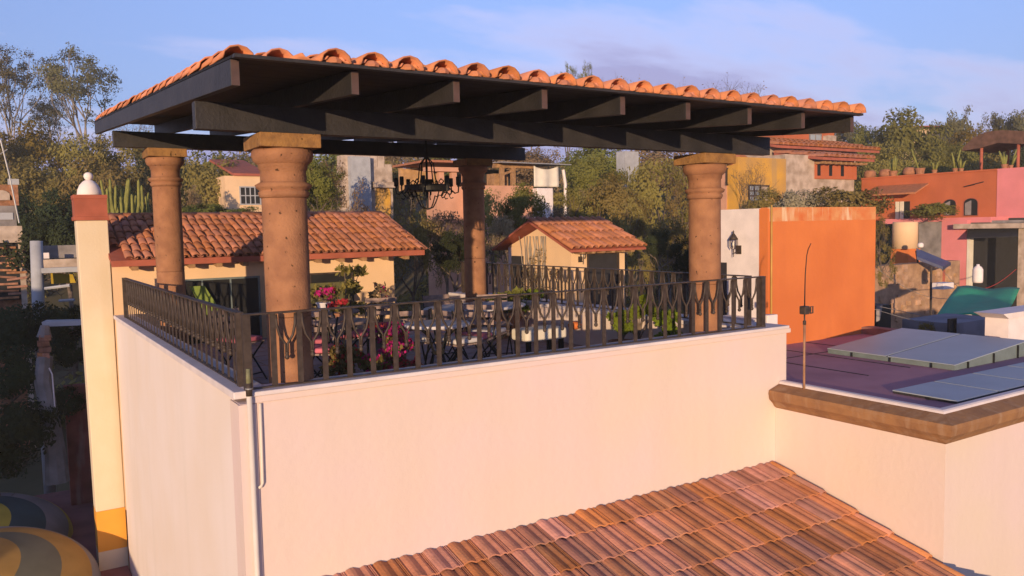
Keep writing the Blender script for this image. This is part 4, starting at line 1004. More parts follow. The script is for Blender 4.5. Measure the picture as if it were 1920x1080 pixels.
gt = [DP(1796, 538, 19.5), DP(1912, 542, 19.0), DP(1888, 588, 15.8), DP(1752, 596, 16.2)]
tp = emp('green_tarp', gt[3], 'bright green shade tarpaulin stretched over a yard at the right', 'tarpaulin')
tpm = MB(); n_ = 12
for i in range(n_+1):
    for j in range(n_+1):
        a, b = i/n_, j/n_; p = (gt[0]*(1-a)+gt[1]*a)*(1-b)+(gt[3]*(1-a)+gt[2]*a)*b
        tpm.v.append((p[0], p[1], p[2]-.08*math.sin(math.pi*a)*math.sin(math.pi*b)+.03*math.sin(a*9+b*4)))
for i in range(n_):
    for j in range(n_): k = i*(n_+1)+j; tpm.f.append((k, k+n_+1, k+n_+2, k+1))
tpo = part('sheet', tpm, MT['green_tarp'], tp, smooth=True); sm_ = tpo.modifiers.new('thick', 'SOLIDIFY'); sm_.thickness = .015
part('rope', MB().tube([gt[0], DP(1760, 500, 21)], .006, 4).tube([gt[3], DP(1650, 575, 15)], .006, 4).tube([gt[2], DP(1925, 600, 15)], .006, 4), MT['concrete'], tp)
e, X0, X1, Y0, Y1, zb, zt = block('grey_blue_shed', 'low grey blue tarpaulin covered shed below the green tarpaulin', 'shed', 1790, 1872, 601, 14.6, 1.0, 'blue_tarp', zbot=-4)
fwin(e, 1776, 1788, 598, 640, Y0, 'dark', 'iron', 'doorway', 0, t=.02)
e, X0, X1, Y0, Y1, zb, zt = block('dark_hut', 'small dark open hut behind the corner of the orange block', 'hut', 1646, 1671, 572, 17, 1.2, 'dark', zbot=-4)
part('side_board', MB().prism([DP(1643, 575, 16.6), DP(1655, 572, 16.6), DP(1650, 600, 16.6), DP(1643, 604, 16.6)], (.02, .02, 0)), MT['concrete'], e)
tk = DP(1833, 530, 22); thing('gas_cylinder', MB().lathe([(.12, 0), (.13, .05), (.13, .36), (.09, .43), (.04, .46), (.04, .5)], (tk[0], tk[1], tk[2]), 16), MT['white'], 'upright white gas cylinder in front of the dark carport', 'gas tank', smooth=True)
bx = DP(1768, 540, 21); thing('white_box', MB().box(bx[0]-.25, bx[0]+.25, bx[1]-.15, bx[1]+.15, bx[2]-.02, bx[2]+.14), MT['white'], 'white box on the yard left of the green tarpaulin', 'box', bevel=.01)
thing('yard_floor', MB().box(DP(1660, 640, 16)[0], DP(1660, 640, 16)[0]+7, DP(1800, 640, 13)[1]-1, DP(1800, 640, 13)[1]+4, -3.2, -2.6), MT['rubble'], '', '', kind='structure')
# thatched shelter and pots on the red roof
tr = emp('thatched_shelter', PL(1860, 318, 'x', XR+1.5), 'dark brown arched thatch shelter on posts above the red house', 'shelter')
Xs = XR+2.2; tp_ = []
for px, py in ((1803, 283), (1806, 276), (1825, 258), (1850, 247), (1880, 244), (1925, 246), (1960, 258), (1985, 284)): tp_.append(PL(px, py, 'x', Xs))
lw_ = [PL(1985, 292, 'x', Xs), PL(1925, 270, 'x', Xs), PL(1870, 268, 'x', Xs), PL(1835, 278, 'x', Xs)]
part('thatch_roof', MB().prism(tp_+lw_, (2.4, 0, 0)), MT['thatch'], tr)
for px in (1836, 1905, 1975):
    for xx in (Xs+.15, Xs+2.1):
        q = PL(px, 300, 'x', Xs); part('post', MB().tube([(xx, q[1], zr1-.3), (xx, q[1], PL(px, 268, 'x', Xs)[2])], .06, 8), MT['red_paint'], tr, smooth=True)
def cactus_pot(px, hpot, hc, narm, label, m='pot', stem=.035):
    hpot *= .75
    q = PL(px, 327, 'x', XR+.3); z = zr1+.062
    e = emp('potted_cactus', (q[0], q[1], z), label, 'potted cactus', 'pots along the red roof edge')
    part('flower_pot', MB().lathe([(hpot*.55, 0), (hpot*.75, hpot*.9), (hpot*.8, hpot)], (q[0], q[1], z), 12), MT[m], e)
    st = MB()
    for k in range(narm):
        a = random.random()*6.28; r_ = hpot*.3 if narm > 1 else 0
        b = np.array([q[0]+r_*math.cos(a), q[1]+r_*math.sin(a), z+hpot*.9]); t = b+np.array([math.cos(a)*hc*.25*(narm > 1), math.sin(a)*hc*.25*(narm > 1), hc*(.6+.4*random.random())])
        st.tube([b, (b+t)/2+np.array([0, 0, .04]), t], [stem, stem*1.1, stem*.6], 7)
    part('cactus_stem', st, MT['cactus'], e, smooth=True)
for px, hp, hc, na, lab in ((1675, .28, .62, 9, 'bushy pale cactus in a pot at the left of the red roof edge'), (1725, .32, .95, 2, 'slim tall cactus in a pink clay pot on the red roof edge'), (1752, .18, .35, 6, 'small leafy succulent on the red roof edge'),
                            (1791, .18, .75, 2, 'narrow upright cactus in the middle of the red roof edge'), (1802, .16, .45, 4, 'short branching cactus right of the narrow upright one'), (1883, .2, .5, 7, 'orange tinted cactus group near the pink wall'), (1895, .14, .55, 2, 'pale columnar cactus at the far right of the roof edge')):
    cactus_pot(px, hp, hc, na, lab)
for px, lab in ((1631, 'round pale stone pot at the left end of the red roof'), (1705, 'pink upturned clay tub on the red roof edge'), (1660, 'low brick plinth on the red roof edge')):
    q = PL(px, 327, 'x', XR+.3); thing('clay_tub', MB().lathe([(.2, 0), (.24, .1), (.22, .24), (.15, .3)], (q[0], q[1], zr1+.062), 14), MT['pot'], lab, 'pot', smooth=True)

# houses on the slope behind the pergola
e, X0, X1, Y0, Y1, zb, zt = block('peach_house', 'peach house with a wide gridded window left of the nearest column, on the slope', 'house', 421, 500, 330, 33, 4, 'peach')
slab_roof(e, 0, PL(440, 320, 'y', Y0)[0], X1, Y0, Y1, zt, .9, .1, m='tile', tiles=False)
fwin(e, 452, 486, 352, 382, Y0, 'dark', 'whiteblue', bars=3, cross=1)
e, X0, X1, Y0, Y1, zb, zt = block('ruined_house', 'pale crumbling plaster ruin with a grey column and an arch among bare trees', 'ruin', 640, 735, 312, 34, .6, 'palestone')
a, b = PL(655, 400, 'y', Y0), PL(688, 295, 'y', Y0)
part('grey_column', MB().box(a[0], b[0], Y0-.35, Y0-.003, zb, b[2]), MT['whiteblue'], e)
a, b = PL(697, 352, 'y', Y0), PL(737, 342, 'y', Y0)
part('lintel', MB().box(a[0], b[0], Y0-.3, Y0-.003, a[2], b[2]), MT['palestone'], e)
a = PL(704, 380, 'y', Y0); b = PL(731, 348, 'y', Y0); rr = (b[0]-a[0])/2
part('arch', MB().prism([(a[0], Y0-.04, zb), (b[0], Y0-.04, zb)]+[((a[0]+b[0])/2+rr*math.cos(t), Y0-.04, b[2]-rr+rr*math.sin(t)) for t in np.linspace(0, math.pi, 10)], (0, .03, 0)), MT['yellow'], e)
jag = MB(); rj = random.Random(5)
for k in range(7):
    x = X0+k*(X1-X0)/7; jag.box(x, x+(X1-X0)/7-.02, Y0+.01, Y0+.5, zt-.01, zt+.1+rj.random()*.55)
part('broken_top', jag, MT['palestone'], e)
e, X0, X1, Y0, Y1, zb, zt = block('salmon_house', 'salmon plastered house behind the chandelier with an open upper gallery', 'house', 818, 884, 350, 28, .8, 'salmon')
a, b = PL(800, 316, 'y', Y0+1), PL(884, 302, 'y', Y0+1)
part('gallery_beam', MB().box(a[0], b[0], Y0+.9, Y0+1.3, PL(840, 322, 'y', Y0+1)[2], PL(840, 314, 'y', Y0+1)[2]), MT['salmon'], e)
part('gallery_roof', MB().box(a[0]-.2, b[0]+.3, Y0+.7, Y0+3.5, PL(840, 306, 'y', Y0+1)[2], PL(840, 302, 'y', Y0+1)[2]), MT['tile_old'], e)
for px in (806, 826, 850, 872):
    q = PL(px, 345, 'y', Y0+1.1); part('gallery_post', MB().box(q[0]-.1, q[0]+.1, Y0+1.0, Y0+1.2, zt, PL(840, 323, 'y', Y0+1)[2]), MT['salmon'], e)
part('back_wall', MB().box(a[0], b[0], Y0+3.2, Y0+3.4, zt, PL(840, 308, 'y', Y0+1)[2]), MT['rubble'], e)
e, X0, X1, Y0, Y1, zb, zt = block('hillside_hut', 'open timber hut with a tin roof and a hanging white sheet on the slope', 'hut', 888, 1000, 348, 28, 1.0, 'salmon')
zR = PL(960, 306, 'y', Y0)[2]; zR0 = PL(960, 313, 'y', Y0)[2]
xa, xb = PL(926, 306, 'y', Y0)[0], PL(1056, 306, 'y', Y0)[0]
part('tin_roof', MB().hexa([(xa, Y0-.5, zR-.03), (xb, Y0-.5, zR-.05), (xb, Y0+3.5, zR+.12), (xa, Y0+3.5, zR+.14)], [(xa, Y0-.5, zR), (xb, Y0-.5, zR-.02), (xb, Y0+3.5, zR+.15), (xa, Y0+3.5, zR+.17)]), MT['metal'], e)
part('timber_beam', MB().box(xa, PL(1002, 306, 'y', Y0)[0], Y0, Y0+.12, zR0-.04, zR0+.10), MT['wood'], e)
for px0, px1 in ((939, 946), (960, 967)): part('timber_post', MB().box(PL(px0, 330, 'y', Y0)[0], PL(px1, 330, 'y', Y0)[0], Y0, Y0+.12, zt, zR0-.041), MT['wood'], e)
part('brace', MB().prism([PL(960, 318, 'y', Y0-.01), PL(940, 326, 'y', Y0-.01), PL(940, 330, 'y', Y0-.01), PL(960, 323, 'y', Y0-.01)], (0, .08, 0)), MT['wood'], e)
part('back_wall', MB().box(xa, xb, Y0+3.2, Y0+3.35, zt-.5, zR+.02), MT['door'], e)
q = PL(934, 340, 'y', Y0+.6); part('crate', MB().box(q[0]-.3, q[0]+.3, Y0+.4, Y0+.9, zt, zt+.45), MT['wood'], e)
q0, q1_ = PL(1002, 350, 'y', Y0-.3), PL(1046, 312, 'y', Y0-.3); sht = MB(); n_ = 10
for i in range(n_+1):
    for j in range(n_+1):
        a, b = i/n_, j/n_; top = q1_[2]-.12*math.sin(math.pi*a); sht.v.append((q0[0]+(q1_[0]-q0[0])*a, Y0-.3+.05*math.sin(a*11)*(1-b*.4), q0[2]+(top-q0[2])*b))
for i in range(n_):
    for j in range(n_): k = i*(n_+1)+j; sht.f.append((k, k+n_+1, k+n_+2, k+1))
o = thing('hanging_sheet', sht, MT['cloth'], 'large cream sheet hanging below the tin roof of the hillside hut', 'sheet', smooth=True); o.modifiers.new('thick', 'SOLIDIFY').thickness = .02
q = PL(1018, 352, 'y', Y0-.2); thing('plaster_pier', MB().box(q[0]-.35, q[0]+.35, Y0-.35, Y0-.0, zb, q[2]-.02), MT['white'], 'pale plaster pier below the hanging white sheet', 'pier', bevel=.03)
thing('leaning_post', MB().tube([PL(1056, 318, 'y', Y0-.2), PL(1060, 345, 'y', Y0-.2), PL(1060, 420, 'y', Y0-.2)], .06, 6), MT['white'], 'thin white post right of the hillside hut', 'post')
thing('tall_grey_wall', MB().box(DP(1172, 300, 36)[0], DP(1212, 300, 36)[0], DP(1172, 300, 36)[1], DP(1172, 300, 36)[1]+.6, 0, DP(1190, 283, 36)[2]), MT['whiteblue'], 'grey lavender wall fragment among the olive trees under the front beam', 'wall')
e, X0, X1, Y0, Y1, zb, zt = block('hilltop_house', 'tiny ochre house peeping out of the green trees at the top right', 'house', 1762, 1795, 240, 62, 4, 'peach', zbot=4)
slab_roof(e, 0, X0, X1, Y0, Y1, zt, .4, .3, tiles=False); fwin(e, 1768, 1790, 243, 250, Y0, 'white', 'palestone', bars=2, t=.1)

# left side: brick house, posts, walls in the shade
e, X0, X1, Y0, Y1, zb, zt = block('brick_house', 'unfinished brick house with an arch relief and louvred brick screen at the far left edge', 'house', -60, 27, 346, 19, 3, 'brick', zbot=-4)
a = PL(3, 366, 'y', Y0); th = np.linspace(0, math.pi, 10)
part('arch_relief', MB().prism([(a[0]+.22*math.cos(t), Y0-.04, a[2]-.12+.24*math.sin(t)) for t in th], (0, .035, 0)), MT['palestone'], e)
zA, zB = PL(10, 386, 'y', Y0)[2], PL(10, 424, 'y', Y0)[2]
part('grey_band', MB().box(X0, PL(30, 400, 'y', Y0)[0], Y0-.08, Y0-.003, zB, zA), MT['concrete'], e)
part('sunk_panel', MB().box(X0, PL(24, 400, 'y', Y0)[0], Y0-.1, Y0-.081, PL(10, 412, 'y', Y0)[2], PL(10, 399, 'y', Y0)[2]), MT['whiteblue'], e)
xe = PL(42, 450, 'y', Y0)[0]
part('roof_ledge', MB().box(X0, xe, Y0-.35, Y0-.002, PL(10, 455, 'y', Y0)[2], zB-.003), MT['palestone'], e)
part('screen_backing', MB().box(X0, PL(36, 500, 'y', Y0)[0], Y0-.16, Y0-.002, PL(10, 562, 'y', Y0)[2], PL(10, 456, 'y', Y0)[2]), MT['dark'], e)
part('screen_post', MB().box(PL(36, 500, 'y', Y0)[0]+.003, PL(47, 500, 'y', Y0)[0], Y0-.2, Y0-.002, zb, PL(10, 456, 'y', Y0)[2]), MT['palestone'], e)
z = PL(10, 560, 'y', Y0)[2]; zT = PL(10, 458, 'y', Y0)[2]; row = 0
bm_ = MB().box(0, .42, -.06, 0, 0, .05); bme = mesh_of('brick', bm_.v, bm_.f); bme.materials.append(MT['brick'])
while z < zT-.06:
    x = X0+.2*(row % 2)
    while x < PL(34, 500, 'y', Y0)[0]-.1:
        T = Matrix.Translation((x, Y0-.165, z+random.gauss(0, .006))) @ Matrix.Rotation(random.gauss(0, .12), 4, 'Z') @ Matrix.Rotation(random.gauss(0, .05), 4, 'Y')
        if x > PL(-12, 500, 'y', Y0)[0]: inst('brick', bme, e, T)
        x += .45
    z += .085; row += 1
ck = PL(24, 345, 'y', Y0); part('corner_pier', MB().box(ck[0]-.08, ck[0]+.10, Y0-.04, Y0+.2, PL(24, 385, 'y', Y0)[2], ck[2]-.02), MT['brick'], e)
part('pier_cap', MB().box(ck[0]-.1, ck[0]+.13, Y0-.06, Y0+.22, ck[2]-.018, ck[2]+.12), MT['whiteblue'], e)
thing('aerial_pole', MB().tube([PL(36, 418, 'y', Y0-.3), PL(18, 330, 'y', Y0-.3), PL(1, 262, 'y', Y0-.3)], .018, 6).tube([PL(-4, 292, 'y', Y0-.3), PL(14, 280, 'y', Y0-.3)], .012, 5), MT['metal'], 'thin leaning aerial pole before the unfinished brick house', 'aerial')
gq = DP(70, 600, 17)
ps = emp('porch_frame', (gq[0], gq[1], gq[2]), 'pale blue grey round post carrying concrete beams left of the chimney', 'porch')
t = DP(68, 452, 17); b = DP(72, 580, 17)
part('post', MB().tube([(b[0], b[1], -4.5), b, t], [.12, .12, .12], 14), MT['whiteblue'], ps, smooth=True)
for (ya_, yb_, m_, dd) in ((461, 484, 'concrete', 17.3), (487, 502, 'palestone', 17.0), (503, 511, 'whiteblue', 16.8)):
    a = DP(78, ya_, dd); c = PL(165, yb_, 'y', a[1]); part('beam', MB().box(a[0], c[0], a[1], a[1]+.3, PL(110, yb_, 'y', a[1])[2], a[2]), MT[m_], ps)
q = DP(87, 482, 16.9); part('beam_block', MB().box(q[0]-.05, q[0]+.05, q[1]-.04, q[1]+.05, q[2]-.03, q[2]+.09), MT['white'], ps)
a = DP(95, 512, 17.6); c = PL(142, 530, 'y', a[1]); thing('yellow_sheet', MB().hexa([(a[0], a[1], c[2]), (c[0], a[1], c[2]), (c[0], a[1]+.03, c[2]), (a[0], a[1]+.03, c[2])], [(a[0], a[1], a[2]), (c[0]-.05, a[1], a[2]-.05), (c[0]-.05, a[1]+.03, a[2]-.05), (a[0], a[1]+.03, a[2])]), MT['yellowsheet'], 'worn yellow metal sheet under the porch beams left of the chimney', 'metal sheet')
for (x0, y0, x1, y1, lab) in ((84, 541, 131, 535, 'pale plank lying under the porch beams left of the chimney'), (111, 564, 140, 562, 'lower pale plank in the shade left of the chimney')):
    thing('plank', MB().tube([DP(x0, y0, 16.8), DP(x1, y1, 16.8)], .03, 5), MT['whiteblue'], lab, 'plank')
gp = emp('ruined_gate_pier', DP(85, 880, 14.5), 'crumbling grey pier with exposed bricks near its top in the shaded garden', 'pier')
pz = [(84, 610), (85, 640), (84, 668), (80, 715), (94, 780), (104, 850), (108, 905)]
part('pier', MB().tube([DP(x, y, 14.5) for x, y in pz[2:]], [.13, .14, .15, .17, .2], 9), MT['concrete'], gp)
for k in range(4):
    for j in range(2):
        q = DP(76+j*10+(k % 2)*3, 666-k*11, 14.45); part('brick', MB().box(q[0]-.05, q[0]+.055, q[1]-.05, q[1]+.09, q[2]-.05, q[2]+.045), MT['brick'], gp)
part('pier_top', MB().tube([DP(83, 632, 14.5), DP(84, 610, 14.5)], [.12, .07], 8), MT['concrete'], gp)
part('lintel', MB().prism([DP(78, 604, 14.6), DP(170, 602, 14.6), DP(170, 609, 14.6), DP(80, 613, 14.6)], (.1, .4, 0)), MT['whiteblue'], gp)
thing('garden_wire', MB().tube([DP(92, 690, 14.3), DP(98, 702, 14.3), DP(103, 764, 14.3)], .012, 5), MT['white'], 'bent white wire hook beside the crumbling pier', 'wire')

# unseen house added at the left, shaped to shade the garden and chimney foot
nb = emp('added_shade_house', (-13, -2, -6), 'unseen cream flat roofed house, added to shade the lower left garden', 'house')
part('wall', MB().box(-22, -9.8, -3, 5, -6.2, 1.1), MT['cream'], nb)
part('low_wing', MB().box(-20, -9.5, -8, -3.001, -6.2, -2.45), MT['cream'], nb)
part('parapet_cap', MB().box(-22.1, -9.75, -3.05, 5.1, 1.101, 1.18), MT['cap'], nb)

# ------------------------------------------------------------------ vegetation
def branches(rng, p, d, L0, r0, depth, mb, tips, spread=.55, up=.15, sides=5, shrink=.72):
    k = 3; pts = [p]; q = np.array(p, float); dd = np.array(d, float)
    for i in range(k):
        dd = dd+rng.normal(size=3)*.16+np.array([0, 0, up*.3]); dd /= np.linalg.norm(dd); q = q+dd*L0/k; pts.append(q.copy())
    mb.tube(pts, [r0*(1-.35*i/k) for i in range(k+1)], sides, cap=False)
    if depth == 0: tips.append(q); return
    for i in range(rng.integers(2, 4)):
        nd = dd+rng.normal(size=3)*spread+np.array([0, 0, up]); nd /= np.linalg.norm(nd)
        branches(rng, q, nd, L0*shrink*(.8+.4*rng.random()), r0*.6, depth-1, mb, tips, spread, up, max(3, sides-1), shrink)
PROTO = {}
def proto(kind, seed):
    """unit-height tree: (trunk mesh, crown mesh); height 1, crown width about w"""
    key = (kind, seed)
    if key in PROTO: return PROTO[key]
    rng = np.random.default_rng(seed+11*len(kind)); mb = MB(); tips = []
    if kind == 'bushy':      # round full crown on a short branching trunk
        for i in range(3): branches(rng, (0, 0, -.05), rng.normal(size=3)*.35+np.array([0, 0, 1]), .27, .022, 3, mb, tips, .6, .15)
        K_ = 60; c = rng.normal(size=(K_, 3)); c /= np.linalg.norm(c, axis=1)[:, None]; c *= (.55+.45*rng.random(K_))[:, None]
        c = c*np.array([.42, .42, .36])+np.array([0, 0, .58]); n, sp, ls = 9000, .095+.05*rng.random(K_), .020
    elif kind == 'open':     # dry, see-through crown
        for i in range(4): branches(rng, (0, 0, -.05), rng.normal(size=3)*.4+np.array([0, 0, 1]), .26, .016, 4, mb, tips, .6, .12)
        c = np.array(tips); c = c[rng.permutation(len(c))[:90]]; K_ = len(c); n, sp, ls = 4200, .075+.03*rng.random(K_), .019
    elif kind == 'gum':      # tall, several pale stems, leaf masses at the top
        for i in range(7):
            a = i*.9; branches(rng, (0, 0, -.05), np.array([.22*math.cos(a), .22*math.sin(a), 1.0]), .42, .011, 3, mb, tips, .34, .25, 5, .62)
        c = np.array(tips); c = c[c[:, 2] > .3]; c = c[rng.permutation(len(c))[:60]]; e_ = rng.normal(size=(55, 3)); e_ /= np.linalg.norm(e_, axis=1)[:, None]; e_ = e_*(rng.random(55)**.4)[:, None]*np.array([.30, .30, .34])+np.array([0, 0, .62]); c = np.concatenate([c, e_]); K_ = len(c); n, sp, ls = 7000, .045+.04*rng.random(K_), .012
    elif kind == 'bare':
        for i in range(4): branches(rng, (0, 0, -.05), rng.normal(size=3)*.45+np.array([0, 0, 1]), .30, .013, 5, mb, tips, .55, .12, 4)
        c = np.array(tips); K_ = len(c); n, sp, ls = 350, .04, .012
    elif kind == 'bush':
        for i in range(5): branches(rng, (0, 0, -.02), rng.normal(size=3)*.6+np.array([0, 0, .8]), .3, .015, 2, mb, tips, .6, .1, 4)
        K_ = 34; c = rng.normal(size=(K_, 3)); c /= np.linalg.norm(c, axis=1)[:, None]; c *= (.5+.5*rng.random(K_))[:, None]
        c = c*np.array([.55, .55, .42])+np.array([0, 0, .46]); n, sp, ls = 4200, .15+.06*rng.random(K_), .036
    P_ = clump_points(rng, c, n, sp); ctr = np.array([0, 0, np.median(c[:, 2])*.9])
    V, Q = leaf_arrays(P_, ls, rng, out=(P_-ctr))
    if kind == 'bush': V[:, 2] = np.abs(V[:, 2])
    s = 1/max(V[:, 2].max(), .01); V *= s; mb.v = [(p[0]*s, p[1]*s, p[2]*s) for p in mb.v]
    PROTO[key] = (mb, V, Q, np.ptp(V[:, 0])); return PROTO[key]
MESH = {}
def tree_mesh(kind, seed, lm, bark):
    key = (kind, seed, lm.name, bark.name)
    if key not in MESH:
        mb, V, Q, w = proto(kind, seed)
        t = mesh_of('trunk', mb.v, mb.f, True); t.materials.append(bark); c = fast_mesh('crown', V, Q); c.materials.append(lm); MESH[key] = (t, c, w)
    return MESH[key]
def tree(name, label, px, ytop, d, wpx, kind, lm, seed=0, bark=None, ybase=None, group=None, cat='tree'):
    """the tree's stem stands at photo column px, d metres away, its top at row ytop"""
    bark = bark or MT['bark']; top = DP(px, ytop, d); x, y = top[0], top[1]
    z0 = float(terrain(x, y)) if ybase is None else DP(px, ybase, d)[2]
    zg = z0; z0 = min(z0, top[2]-.5); wm = wpx/FPX*d
    if ybase is None and top[2]-z0 > 1.25*wm: z0 = top[2]-1.25*wm
    tm, cm, w = tree_mesh(kind, seed, lm, bark)
    H = top[2]-z0; sw = (wpx/FPX*d)/w
    e = emp(name, (x, y, z0-.02), label, cat, group, rz=random.random()*6.28); e.scale = (sw, sw, H)
    for nm, me in (('trunk', tm), ('crown', cm)): o = bpy.data.objects.new(nm, me); COL.objects.link(o); o.parent = e
    if z0-zg > .3:
        lm_ = MB().tube([(0, 0, (zg-.3-z0)/H), (.01, 0, (zg-z0)/H*.5), (0, 0, .02)], [.045*wm/sw/1.2, .036*wm/sw/1.2, .03*wm/sw/1.2], 7); part('lower_trunk', lm_, bark, e, smooth=True, local=True)
    return e
# tall trees on the skyline at the left
tree('gum_tree', 'tall slender gum tree with airy crown left of the pergola roof', 150, 82, 52, 165, 'gum', L_GUM, 1, MT['bark_pale'], ybase=300)
tree('gum_tree', 'tall gum tree cut by the left edge of the picture', 14, 80, 50, 120, 'gum', L_GUM, 2, MT['bark_pale'], ybase=300)
tree('gum_tree', 'shorter gum sapling between the two tall gum trees', 86, 175, 54, 90, 'gum', L_GUM, 3, MT['bark_pale'], ybase=300)
tree('bare_tree', 'leafless purplish tree under the tall gum tree at the left', 250, 205, 50, 110, 'bare', L_DRY, 1, ybase=300)
G_L = 'olive trees on the slope at the left'
for i, (px, yt, d, w, lm, k, lab) in enumerate((
    (55, 222, 45, 170, L_YEL, 'bushy', 'yellowish round tree at the foot of the tall gum trees'), (-25, 236, 42, 150, L_OLIVE, 'bushy', 'olive tree at the far left edge under the gum tree'), (160, 246, 43, 170, L_OLIVE, 'bushy', 'olive tree between the gum tree and the pergola eave'),
    (235, 238, 41, 150, L_OLIVE, 'bushy', 'olive tree touching the lower left end of the pergola roof'), (60, 285, 34, 200, L_OLIVE, 'bushy', 'broad dark olive tree above the unfinished brick house'), (190, 290, 33, 190, L_OLIVE, 'bushy', 'broad olive tree directly behind the white chimney finial'),
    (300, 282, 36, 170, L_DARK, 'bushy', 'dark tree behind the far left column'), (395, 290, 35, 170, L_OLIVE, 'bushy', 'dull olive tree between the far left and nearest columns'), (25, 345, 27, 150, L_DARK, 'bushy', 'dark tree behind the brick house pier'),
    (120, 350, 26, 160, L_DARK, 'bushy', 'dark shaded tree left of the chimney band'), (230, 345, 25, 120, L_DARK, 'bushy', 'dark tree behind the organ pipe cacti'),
    (480, 296, 40, 120, L_DRY, 'open', 'dry tree left of the nearest column capital'), (350, 335, 30, 120, L_DRY, 'open', 'dry brown tree beside the peach house'))):
    tree('olive_tree', lab, px, yt, d, w, k, lm, i % 4, group=G_L)
# centre, seen under the beams
G_C = 'trees on the slope behind the terrace'
for i, (px, yt, d, w, lm, k, lab) in enumerate((
    (592, 292, 24, 110, L_GREEN, 'bushy', 'green tree just right of the nearest column capital'), (640, 296, 30, 130, L_DRY, 'open', 'dry pinkish tree in front of the ruined house'), (720, 292, 40, 150, L_OLIVE, 'open', 'olive brown tree above the ruined arch'),
    (775, 300, 38, 120, L_OLIVE, 'open', 'sparse olive tree left of the chandelier'), (700, 385, 20, 140, L_DRY, 'open', 'dry brown tree above the tiled house roof'), (770, 398, 18.5, 120, L_OLIVE, 'open', 'loose olive tree at the right end of the tiled house roof'),
    (835, 390, 19, 110, L_DRY, 'open', 'dry tree below the chandelier, left of the half shaded column'), (850, 425, 17, 90, L_DARK, 'bushy', 'dark green shrub tree touching the half shaded column'),
    (980, 338, 24, 105, L_GREEN, 'bushy', 'bright green tree in front of the hillside hut'), (925, 350, 23, 120, L_OLIVE, 'open', 'olive tree at the foot of the hillside hut'), (950, 398, 22, 90, L_DRY, 'open', 'brown tree left of the small tiled shed roof'),
    (1110, 282, 34, 130, L_GREEN, 'bushy', 'tall green tree right of the hillside hut'), (1145, 318, 29, 150, L_OLIVE, 'bushy', 'big olive tree above the small tiled shed'), (1090, 345, 26, 110, L_OLIVE, 'open', 'olive tree between the white pier and the shed roof'),
    (1235, 288, 33, 170, L_OLIVE, 'open', 'broad olive brown tree left of the right column'), (1270, 330, 27, 120, L_OLIVE, 'open', 'olive tree directly left of the right column'), (1190, 368, 25, 150, L_OLIVE, 'open', 'loose tree just above the right end of the shed roof'),
    (1060, 385, 23, 80, L_DRY, 'open', 'dry shrub tree behind the shed ridge'), (1255, 405, 22, 110, L_OLIVE, 'open', 'olive tree right of the small tiled shed'), (1235, 425, 20, 60, L_DARK, 'bushy', 'dark conical shrub right of the shed wall'),
    (1200, 440, 19, 50, L_OLIVE, 'open', 'small tree at the right corner of the shed'), (1285, 440, 17, 80, L_DARK, 'bushy', 'dark green tree behind the right column shaft'), (1400, 300, 26, 90, L_DRY, 'bare', 'leafless branchy tree in front of the yellow house'))):
    tree('slope_tree', lab, px, yt, d, w, k, lm, i % 4, group=G_C)
rf = random.Random(9)
for i, (px, lab) in enumerate(((330, 'distant tree between the far left column and the peach house'), (410, 'distant tree above the peach house roof'), (480, 'distant tree behind the nearest column capital'), (560, 'distant tree right of the nearest column capital'), (630, 'distant tree above the left end of the ruin'), (700, 'distant tree above the ruined arch'),
        (770, 'distant tree left of the chandelier rod'), (850, 'distant tree right of the chandelier rod'), (950, 'distant tree above the left end of the tin roof'), (1040, 'distant tree above the hanging white sheet'), (1120, 'distant tree behind the tall green one under the beam'), (1210, 'distant tree over the grey wall fragment'), (1290, 'distant tree behind the right column capital'),
        (1390, 'distant tree above the yellow house'), (1450, 'distant tree above the upper stone wall'), (1530, 'distant tree behind the red top room'))):
    kind = 'bushy' if i % 3 else 'open'
    tree('far_tree', lab, px, 262+rf.uniform(-8, 14), 47+rf.uniform(-5, 8), rf.uniform(150, 190), kind, [L_OLIVE, L_GREEN, L_DRY][i % 3] if kind == 'bushy' else L_DRY, i % 4, group='distant trees behind the pergola')
